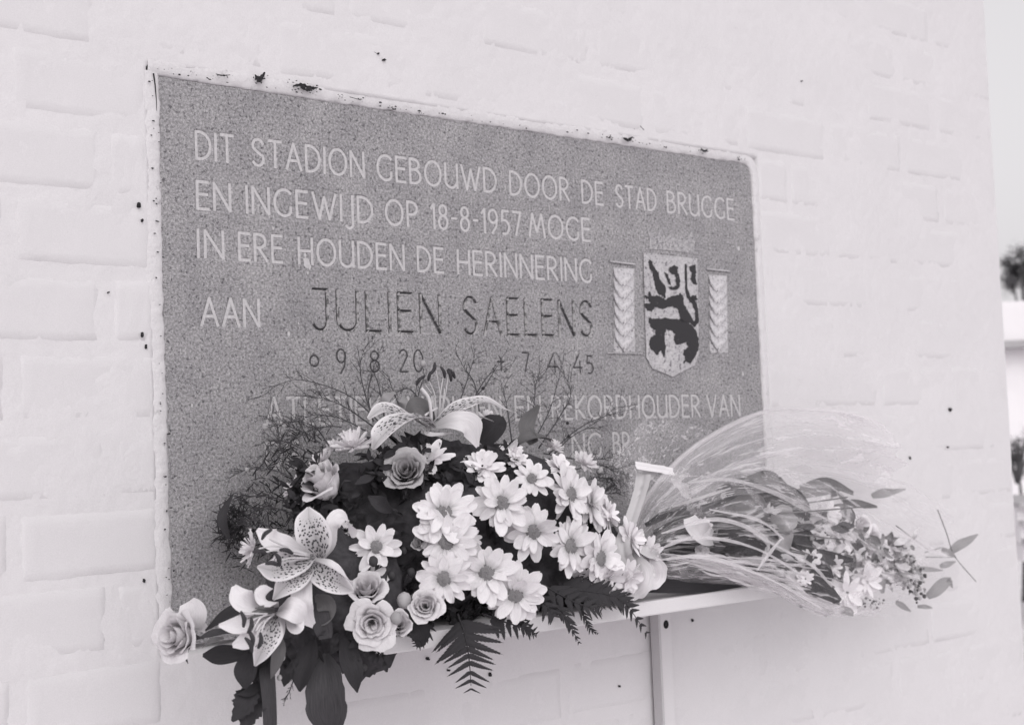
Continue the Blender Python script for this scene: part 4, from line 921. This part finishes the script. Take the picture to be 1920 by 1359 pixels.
def sheet(name, rows, m, amp=.006, folds=9, seed=1, n=46, k=40, parent=bq, fine=.0018, flat=False):
    """rows: lines of control points from the tie outward; sheet swept across them; folds run outward"""
    R_ = [catmull([P(*q) for q in r], n) for r in rows]; vs = []; us = []; fs = []
    cols = [catmull([R_[j][i] for j in range(len(R_))], k) for i in range(n)]
    for i in range(n):
        v = i/(n-1)
        for j in range(k):
            u = j/(k-1); p = Vector(cols[i][j])
            fo = abs(nz(u*folds+seed, v*1.1, seed))*2-.5+.5*(abs(nz(u*folds*2.7+v*1.5, v*2, seed+4))*2-.4)
            d = amp*fo*(.3+.7*v)+fine*nz(u*30, v*12, seed+8)
            p = p+Vector((.25, -1, .35)).normalized()*d+Vector((0, 0, 1))*amp*.5*nz(u*6, v*5, seed+2)
            p.y = min(p.y, -.006)
            vs.append(p); us.append((v, u))
    for i in range(n-1):
        for j in range(k-1): a_ = i*k+j; fs.append((a_, a_+1, a_+k+1, a_+k))
    if flat: fs = [q for a, b, c, d in fs for q in (((a, b, c), (a, c, d)) if (a*7+b) % 3 else ((a, b, d), (b, c, d)))]
    return mk(name, vs, fs, m, parent, us, not flat)
TOP = [(1188,1010,.12),(1215,930,.12),(1300,840,.11),(1420,776,.09),(1510,768,.075),(1600,778,.06),(1660,800,.05)]
sheet('cellophane', [TOP, [(1188,1015,.13),(1240,950,.14),(1350,870,.13),(1480,830,.11),(1560,832,.10),(1630,842,.08),(1690,862,.06)],
      [(1188,1018,.14),(1256,962,.155),(1370,898,.16),(1480,872,.15),(1550,880,.13),(1610,895,.11),(1660,915,.09)]], M_MILKY, .026, 6, 3, 30, 11, fine=.006, flat=True)
sheet('cellophane', [[(1188,1018,.14),(1256,962,.155),(1370,898,.16),(1500,872,.14),(1610,885,.11),(1700,905,.09),(1770,940,.07)],
      [(1188,1020,.15),(1270,975,.17),(1400,920,.18),(1540,900,.16),(1650,930,.12),(1730,980,.1),(1790,1015,.08)],
      [(1190,1030,.17),(1290,1005,.20),(1430,985,.22),(1560,1000,.21),(1660,1040,.18),(1730,1070,.14),(1770,1085,.12)]], M_FILM, .010, 7, 3)
sheet('cellophane', [[(1188,1015,.15),(1270,935,.15),(1380,880,.15),(1470,880,.15),(1560,930,.15),(1650,990,.13),(1760,1030,.1)],
      [(1188,1030,.18),(1290,990,.21),(1430,960,.23),(1540,990,.225),(1640,1050,.2),(1720,1090,.16)],
      [(1190,1045,.19),(1290,1040,.225),(1420,1050,.245),(1520,1085,.24),(1610,1120,.22),(1690,1130,.18)],
      [(1195,1070,.19),(1290,1085,.215),(1400,1095,.225),(1490,1120,.225),(1570,1150,.22),(1650,1140,.19)],
      [(1200,1080,.17),(1290,1085,.185),(1400,1092,.19),(1480,1112,.20),(1550,1138,.2),(1640,1145,.18)]], M_FILM2, .022, 9, 9, 38, 22, fine=.007, flat=True)
sheet('cellophane', [[(1205,1060,.18),(1260,1050,.215),(1340,1035,.235),(1420,1070,.245),(1500,1110,.24),(1570,1145,.225)],
      [(1205,1068,.185),(1260,1066,.22),(1340,1064,.24),(1430,1095,.245),(1500,1130,.235),(1560,1152,.22)],
      [(1200,1082,.18),(1260,1084,.2),(1340,1084,.21),(1430,1100,.22),(1490,1128,.22),(1550,1155,.215)]], M_FILM3, .009, 8, 21, 50, 40)
TOP2 = [(1192,1012,.135),(1228,936,.14),(1305,868,.125),(1425,806,.105),(1505,796,.085),(1595,800,.068),(1655,820,.056)]
sheet('cellophane', [[(x, y-1, Y+.002) for x, y, Y in TOP], [((a[0]+b[0])/2, (a[1]+b[1])/2, (a[2]+b[2])/2+.002) for a, b in zip(TOP, TOP2)], TOP2], M_FILM3, .003, 3, 61, 50, 16)
sheet('cellophane', [[(1230,930,.16),(1310,895,.17),(1400,872,.16),(1480,880,.15),(1560,905,.14)], [(1235,945,.18),(1320,915,.19),(1400,900,.19),(1480,915,.18),(1560,940,.16)], [(1235,965,.19),(1320,945,.2),(1400,925,.205),(1470,930,.2),(1540,960,.18)]], M_FILM3, .006, 6, 71, 40, 24)
# flared tail of the wrapping above the tie
sheet('cellophane', [[(1195,900,.13),(1168,882,.1),(1140,868,.08)], [(1200,893,.13),(1188,855,.1),(1177,823,.075)], [(1206,890,.13),(1211,830,.1),(1214,778,.06)]], M_FILM3, .004, 5, 33, 24, 24)
sheet('cellophane', [[(1206,890,.13),(1211,830,.1),(1214,778,.06)], [(1215,886,.13),(1245,840,.1),(1276,792,.06)], [(1235,884,.13),(1285,845,.1),(1338,806,.07)]], M_FILM2, .005, 4, 41, 24, 24)
sheet('cellophane', [[(1190,990,.15),(1170,930,.13),(1140,880,.09)], [(1195,985,.155),(1185,930,.145),(1165,890,.12)], [(1200,980,.155),(1205,930,.15),(1200,888,.135)]], M_FILM3, .004, 5, 47, 24, 20)
sheet('cellophane', [[(1190,1010,.165),(1225,955,.17),(1260,890,.15),(1310,860,.14)], [(1192,1020,.17),(1235,985,.185),(1290,930,.175),(1350,905,.17)], [(1196,1030,.175),(1250,1010,.2),(1310,985,.2),(1370,960,.195)]], M_FILM2, .007, 5, 52, 30, 26)
# creases where the film is folded double: narrow bright pleats
for pts in ([(1240,1000,.225),(1330,975,.235),(1390,985,.24),(1440,1015,.24),(1520,1060,.235),(1560,1100,.23)], [(1330,955,.235),(1420,975,.245),(1470,1010,.245)], [(1250,1015,.225),(1340,1010,.24),(1420,1030,.25),(1500,1075,.245)],
            [(1290,905,.17),(1370,900,.185),(1450,925,.19),(1520,960,.18),(1600,1000,.16)], [(1230,1050,.215),(1320,1045,.24),(1430,1080,.25),(1540,1140,.235)], [(1260,950,.19),(1310,935,.2),(1370,915,.2)],
            TOP, TOP[:5], [(1465,1010,.25),(1440,1040,.252),(1420,1068,.25)], [(1560,915,.14),(1640,970,.12),(1740,1030,.09),(1790,1040,.07)], [(1240,1028,.225),(1270,1015,.235),(1300,1005,.24)]):
    blade('pleat', pts, [1.5]+[random.uniform(2.5, 5) for _ in pts[2:]]+[1.5], M_CREASE, bq, (.1,.5,1), None, .6, 40, 3, wave=.5)
r = random.Random(21)
for i in range(34):
    a0 = r.uniform(-.55, .62); t0 = r.uniform(.04, .35); t1 = t0+r.uniform(.22, .6); q = []
    for k in range(6):
        t_ = t0+(t1-t0)*k/5; x = 1195+t_*500; y = 1030+a0*150*(t_**.8)*(1 if a0 > 0 else 1.3)+t_*70*(1 if a0 > -.2 else .3)+r.gauss(0, 2.5)
        q.append((x, y, .185+.055*math.sin(PI*min(1, t_*1.25))-(.09*max(0, -a0))+r.uniform(-.002, .002)))
    blade('pleat', q, [.6]+[r.uniform(1.0, 3.4) for _ in range(4)]+[.5], M_CREASE, bq, (r.uniform(-.3, .3), .6, 1), None, .7, 30, 3, wave=.8)
# tie ribbon, tape and the collar of white paper
def band(name, pts, wd, m, n0, n1=None): return blade(name, pts, wd, m, bq, n0, n1, .10, 26, 10, .05, 5, .16, .18)
band('ribbon', [(1207,888,.176),(1203,912,.180),(1194,942,.184),(1183,976,.189),(1172,1018,.198),(1176,1060,.203)], [14,13,12,12,14,10], M_RIBBON, (-.2,.15,1), (-.3,.3,1))
band('ribbon', [(1231,880,.172),(1216,890,.174),(1204,902,.176),(1196,918,.178)], [6,11,9,3], M_RIBBON, (.1,.2,1), (-.4,.2,1))
blade('gather', [(1228,878,.168),(1212,892,.171),(1198,912,.174),(1186,936,.176)], [34,28,18,8], M_FILM3, bq, (-.1,.2,1), (-.3,.2,1), .3, 16, 8, .1, 4, .5, .3)
band('ribbon', [(1178,985,.19),(1168,1015,.205),(1172,1045,.21),(1190,1062,.205)], [10,14,15,10], M_RIBBON, (-.2,.4,1))
band('ribbon', [(1190,1020,.20),(1215,1035,.215),(1232,1042,.21),(1236,1056,.2)], [8,11,11,8], M_RIBBON, (.1,.6,.8), (.5,.2,.8))
band('tape', [(1192,872,.180),(1228,878,.181),(1263,884,.180)], [8,8,8], M_PAPER, (0,.5,1))
for pts, w_ in (([(1180,1040,.2),(1200,1075,.215),(1185,1105,.2),(1160,1112,.19)], [10,26,22,6]), ([(1190,1050,.2),(1225,1060,.21),(1228,1085,.205),(1195,1108,.2)], [8,18,18,6]), ([(1150,1060,.2),(1165,1085,.215),(1150,1104,.205)], [10,22,8])):
    blade('lily_petal', pts, w_, M_LILYW, bq, (-.1,.2,1), (.3,.3,1), .35, 24, 12, .14, 6, .5, .25)
# stems and leaves inside
r = random.Random(8)
for i in range(16):                                         # crumpled facets of film catching the light
    x, y = r.uniform(1230, 1560), r.uniform(880, 1030); a_ = r.gauss(.35, .5); L = r.uniform(30, 80); q = r.uniform(-8, 8)
    blade('fold', [(x, y, .20), (x+L*.5*math.cos(a_), y+L*.5*math.sin(a_)+q, .215), (x+L*math.cos(a_), y+L*math.sin(a_), .20)], [1, r.uniform(4, 13), 1], M_FILM3 if i % 3 else M_CREASE, bq, (r.uniform(-.6, .6), r.uniform(-.1, .9), 1), (r.uniform(-.6, .6), r.uniform(-.1, .9), 1), .3, 12, 4, .5, 5, .8, .4)
mb = MB()
for i in range(22):
    r = random.uniform; ex, ey = r(1380, 1640), r(930, 1120)
    tube(mb, [P(1195+r(-4, 6), 1040+r(-14, 22), .17+r(-.01, .01)), P(1280+r(-10, 10), 1000+(ey-1010)*.35+r(-8, 8), .185+r(-.02, .02)), P((1280+ex)/2+20, ey*.6+1010*.4-12, .19+r(-.03, .02)), P(ex, ey, .17+r(-.04, .03))], .0016, .0010, 14, 5)
mb.build('stems', M_STEM, bq, True, 'stuff', 'green stems gathered inside the cellophane')
LV = [([(1210,985,.15),(1260,960,.16),(1330,945,.165),(1380,925,.165)], [4,10,16,4], M_DARK), ([(1330,940,.16),(1365,925,.17),(1400,915,.17),(1440,925,.165)], [4,20,18,6], M_DARK), ([(1360,950,.18),(1410,945,.19),(1440,965,.19)], [6,22,3], M_MIDLEAF), ([(1400,900,.16),(1440,905,.17),(1480,925,.16)], [8,22,10], M_MIDLEAF),
      ([(1420,950,.155),(1450,945,.16),(1480,965,.16),(1500,1000,.155)], [20,40,42,16], M_DARK), ([(1452,985,.19),(1470,972,.2),(1488,962,.195)], [14,26,12], M_PALELEAF), ([(1455,1000,.19),(1470,1015,.2),(1480,1030,.195)], [26,22,3], M_PALELEAF), ([(1470,1010,.17),(1500,1010,.175),(1530,1015,.17)], [10,26,6], M_DARK),
      ([(1345,1000,.2),(1375,1008,.21),(1400,1003,.205)], [8,16,6], M_DARK), ([(1335,1008,.212),(1318,1000,.222),(1300,985,.22),(1292,970,.215)], [14,22,18,12], M_CREAM), ([(1420,1040,.2),(1450,1050,.21),(1480,1060,.2)], [5,10,3], M_DARK), ([(1500,1030,.18),(1545,1045,.185),(1600,1050,.18)], [6,14,3], M_DARK), ([(1510,1050,.19),(1540,1065,.195),(1560,1085,.19)], [12,16,5], M_DARK),
      ([(1500,1090,.21),(1535,1100,.215),(1575,1128,.21)], [10,18,6], M_DARK), ([(1430,1090,.2),(1470,1100,.2),(1500,1115,.2)], [6,8,2], M_MIDLEAF), ([(1480,930,.14),(1530,920,.14),(1580,915,.13)], [8,12,4], M_MIDLEAF), ([(1500,915,.13),(1550,905,.13),(1600,925,.12)], [6,10,4], M_MIDLEAF), ([(1545,960,.14),(1580,965,.14),(1600,985,.14)], [8,20,8], M_MIDLEAF),
      ([(1590,990,.14),(1606,1010,.145),(1612,1035,.14)], [8,14,4], M_MIDLEAF), ([(1580,940,.12),(1610,945,.12),(1645,950,.12)], [4,8,2], M_MIDLEAF), ([(1185,1102,.188),(1260,1094,.19),(1340,1094,.19),(1425,1101,.188)], [8,19,17,3], M_DARK), ([(1240,1080,.16),(1320,1090,.16),(1400,1098,.16)], [10,22,8], M_DARK), ([(1230,1060,.16),(1300,1050,.18),(1380,1075,.18),(1440,1100,.17)], [8,18,26,8], M_DARK),([(1225,1000,.165),(1290,985,.18),(1350,985,.185),(1400,1000,.18)], [6,18,18,6], M_DARK), ([(1360,1020,.18),(1420,1030,.19),(1490,1050,.19)], [8,16,6], M_LEAF), ([(1240,1030,.17),(1300,1025,.18),(1360,1040,.185)], [8,16,6], M_DARK), ([(1440,1000,.16),(1490,1010,.165),(1530,1030,.16)], [8,18,6], M_LEAF), ([(1405,1060,.18),(1412,1070,.18),(1414,1080,.18)], [3,5,2], M_DARK)]  # long dark leaf along the shelf also stands in for the bouquet's shadow
for p_, w_, m_ in LV: blade('leaf', p_, w_, m_, bq, (random.uniform(-.2, .2), .3, 1), None, .2, 14, 6, groove=.06, fold=.1)
for p_, w_ in (([(1634,930,.09),(1655,925,.09),(1672,922,.09),(1698,917,.085)], [5,9,6,1]), ([(1776,1040,.07),(1795,1024,.07),(1815,1013,.07),(1834,1001,.07)], [4,9,7,1]), ([(1738,1118,.1),(1752,1108,.1),(1768,1094,.1),(1784,1086,.1)], [6,11,11,4]), ([(1776,1088,.1),(1782,1094,.1),(1786,1102,.1)], [5,4,1]),
               ([(1718,1066,.1),(1740,1067,.1),(1768,1069,.095)], [4,5,1]), ([(1679,1128,.13),(1692,1136,.13),(1708,1146,.13)], [4,6,1]), ([(1765,1030,.075),(1778,1036,.075),(1790,1044,.075)], [5,6,1]), ([(1762,1062,.08),(1775,1058,.08),(1792,1052,.08)], [4,6,1]), ([(1720,1137,.12),(1735,1137,.12),(1748,1139,.12)], [3,4,1]),
               ([(1640,1075,.16),(1650,1090,.16),(1655,1112,.16)], [6,10,3]), ([(1575,1142,.2),(1590,1146,.2),(1600,1151,.2)], [6,8,4]), ([(1555,915,.12),(1561,926,.12),(1563,932,.12)], [1,7,8]), ([(1568,920,.12),(1577,930,.12),(1582,938,.12)], [1,5,5])):
    blade('leaf', p_, w_, M_PALELEAF, bq, (random.uniform(-.2, .2), .3, 1), None, .2, 12, 4, groove=.06, fold=.1)
mb = MB()
for a_ in ([(1758,955,.07),(1775,1000,.07),(1790,1042,.07),(1830,1090,.07)], [(1735,1035,.08),(1765,1026,.078)], [(1736,1044,.08),(1790,1044,.07)], [(1680,985,.1),(1740,1030,.09)]): tube(mb, [P(*q) for q in a_], .0009, .0006, 14, 4)
mb.build('thin_twigs', M_MIDLEAF, bq, True)
r = random.Random(77)
for m_, cnt, nm in ((M_MIDLEAF, 90, 'greenery'), (M_PALELEAF, 150, 'greenery'), (M_CREAM, 130, 'petals')):
    mb = MB()
    for i in range(cnt):
        t_ = r.random()**.8; x = 1400+t_*300+r.gauss(0, 10); y = 1010+t_*45+r.uniform(-1, 1)*(62-18*t_); Y = .17-.04*t_+r.uniform(-.03, .03); a_ = r.gauss(.25, .8); L = r.uniform(9, 28)
        blade('x', [(x, y, Y), (x+L*.5*math.cos(a_), y+L*.5*math.sin(a_), Y+.004), (x+L*math.cos(a_), y+L*math.sin(a_), Y+r.uniform(-.01, .01))], [L*.08, L*r.uniform(.15, .34), L*.03], m_, None, (r.uniform(-.7, .7), r.uniform(-.2, 1), 1), None, .3, 6, 3, mb=mb)
    mb.build(nm, m_, bq, True, 'stuff', 'small leaves and loose petals seen through the cellophane')
for i in range(26):
    t_ = r.random(); x, y = 1250+t_*330, r.uniform(945, 1075)+t_*25; L = r.uniform(22, 52); a_ = r.gauss(.25, .5); Y = r.uniform(.165, .205)
    blade('leaf', [(x, y, Y), (x+L*.5*math.cos(a_), y+L*.5*math.sin(a_), Y+.008), (x+L*math.cos(a_), y+L*math.sin(a_), Y)], [2, L*r.uniform(.14, .26), 1], (M_DARK, M_DARK, M_MIDLEAF)[i % 3], bq, (r.uniform(-.4, .4), r.uniform(0, .7), 1), None, .25, 12, 6, groove=.08, fold=.15)
# pale flowers inside
for (x, y, Y, r, n_) in ((1548,962,.15,32,(.3,.3,.9)), (1572,1000,.16,34,(.5,.1,.8)), (1625,1090,.17,36,(.5,-.1,.8)), (1588,1110,.19,36,(.2,-.2,1)), (1520,1050,.19,22,(-.2,.1,1)), (1560,1060,.18,22,(.1,.1,1)), (1650,1035,.14,30,(.6,.2,.7)), (1320,985,.205,16,(-.4,.2,.9)), (1510,1085,.22,16,(-.3,.2,.9))):
    daisy(bq, x, y, Y, r, n_, 9, 2, False, False, .5, None, DP, 'pale_blossom')
for (x, y, Y, r) in ((1610,985,.14,24), (1628,1010,.14,26), (1665,1025,.13,20)): rose(bq, x, y, Y, r, (.5,.2,.8), M_WHITE, 9, .7, .9, None, 'pale_rosebud', False, False)
mb = MB(); mb2 = MB(); r = random.Random(3)
for i in range(230):
    q, rr = r.uniform(0, 2*PI), math.sqrt(r.random()); t_ = r.random(); x, y = 1672+t_*55+rr*20*math.cos(q)*.8, 1040+t_*60+rr*38*math.sin(q); Y = .125+r.uniform(-.02, .03); p = P(x, y, Y)
    sphere(mb if r.random() < .68 else mb2, p, r.uniform(2.2, 4.4)*MPP(p)*(1 if r.random() < .7 else .7), 6, 4, 1, .3)
for i in range(50):
    x, y = r.uniform(1560, 1660), r.uniform(1120, 1142)+0; p = P(x, y, .18); sphere(mb if i % 2 else mb2, p, r.uniform(1.5, 3)*MPP(p), 6, 4)
mb.build('heather_florets', M_WHITE, bq, True, 'stuff', 'tiny pale florets of the speckled spray at the far end'); mb2.build('heather_buds', M_MIDLEAF, bq, True, 'stuff', 'tiny dark buds of the speckled spray at the far end')

# ------------------------------------------------------------------ what shows past the right end of the wall
M_GROUND = simple('pale_gravel', .72, .95, .1, .12, 3); M_BARK = simple('bark', .10, .9, .1, .3, 8); M_TREELEAF = simple('tree_foliage', .075, .8, .2, .3, 2)
M_RENDER = simple('white_render', .80, .8, .2, .04, 2); M_GUTTER = simple('grey_gutter', .38, .6, .3, .1, 4); M_STEPS = simple('grey_concrete', .42, .9, .2, .15, 3)
GZ = -1.7
o = mk('ground', [(-200, -200, GZ), (200, -200, GZ), (200, 300, GZ), (-200, 300, GZ)], [(0, 1, 2, 3)], M_GROUND, None, None, False); tag(o, None, None, None, 'structure')
def Q(px, py, dist):
    d = (FW + RT*((px-CX)/F_PX) - UP*((py-CY)/F_PX)); return CAM + d*(dist/d.dot(FW))
def far_tree(name, px, py, rx, ry, dist, label, cat, count, seed, group=None, core=True):
    c = Q(px, py, dist); mp = dist/F_PX; r = random.Random(seed); base = Vector((c.x, c.y, GZ)); e_ = tag(empty(name, base), label, cat, group)
    mb = MB(); tube(mb, [base, base.lerp(c, .5)+Vector((.05, 0, 0)), c], .0012*dist*ry/20, .0006*dist, 8, 7)
    for i in range(7):
        a_ = r.uniform(0, 2*PI); tube(mb, [base.lerp(c, .8), c+Vector((math.cos(a_)*rx*mp*.6, math.sin(a_)*rx*mp*.6, ry*mp*r.uniform(-.3, .7)))], .02, .006, 4, 5)
    mb.build('trunk', M_BARK, e_); mb = MB()
    for i in range(count):
        k = i % 14; rc_ = random.Random(seed*50+k); cc = c+Vector((rc_.gauss(0, .45)*rx*mp, rc_.gauss(0, .45)*rx*mp, rc_.gauss(0, .42)*ry*mp))
        p = cc+Vector((r.gauss(0, .2)*rx*mp, r.gauss(0, .2)*rx*mp, r.gauss(0, .2)*ry*mp)); a = Vector((r.uniform(-1, 1), r.uniform(-1, 1), r.uniform(-1, 1))).normalized(); b = a.orthogonal().normalized(); s_ = rx*mp*.055*r.uniform(.6, 1.4)
        mb.add([p-a*s_, p+b*s_*.55, p+a*s_, p-b*s_*.55], [(0, 1, 2, 3)])
    mb.build('crown', M_TREELEAF, e_)
far_tree('garden_tree', 1915, 515, 46, 42, 17.5, 'dark tree standing behind the pale garden building at the right edge', 'tree', 5200, 2)
far_tree('garden_shrub', 1905, 850, 34, 40, 10.5, 'dark shrub below the pale building past the end of the brick wall', 'shrub', 3200, 5)
# low white building behind
bd = tag(empty('garden_building', (Q(1900, 700, 16).x, Q(1900, 700, 16).y, GZ)), 'low white rendered building with a grey gutter beyond the end of the brick wall', 'building')
zt, zg0, zg1 = Q(1890, 566, 16).z, Q(1890, 640, 16).z, Q(1890, 653, 16).z
cB = Q(1890, 700, 16); ax = RT.copy(); ax.z = 0; ax.normalize(); ay = Vector((-ax.y, ax.x, 0))
def obox(name, u0, u1, d0, d1, z0, z1, m, par, lab=None):
    vs = [cB+ax*u+ay*d for (u, d) in ((u0, d0), (u1, d0), (u1, d1), (u0, d1))]; V = [Vector((v.x, v.y, z0)) for v in vs]+[Vector((v.x, v.y, z1)) for v in vs]
    return mk(name, V, [(0,3,2,1),(4,5,6,7),(0,1,5,4),(1,2,6,5),(2,3,7,6),(3,0,4,7)], m, par, None, False, None, lab)
obox('wall', -1.5, 5, .1, 1.2, GZ, zt-.30, M_RENDER, bd); obox('fascia', -1.7, 5.2, -.1, 1.2, zg0+.003, zt, M_RENDER, bd); obox('gutter', -1.7, 5.2, -.18, .095, zg1, zg0, M_GUTTER, bd)
for i, (pyv, th) in enumerate(((940, .05), (973, .04), (1006, .07))):
    zc = Q(1895, pyv, 9).z; 
    if i == 0: st_ = tag(empty('garden_steps', (Q(1900, 1000, 9).x, Q(1900, 1000, 9).y, GZ)), 'pale concrete garden steps with darker treads at the lower right edge', 'steps')
    cB = Q(1895, pyv, 9)
    obox('tread', -.05+i*.02, 1.2, -.3, .25+.3*(2-i), zc-th*.5, zc+th*.1, M_STEPS, st_); obox('riser', -.04+i*.02, 1.19, -.22, .24+.3*(2-i), zc-.14, zc-th*.5-.002, M_RENDER, st_)
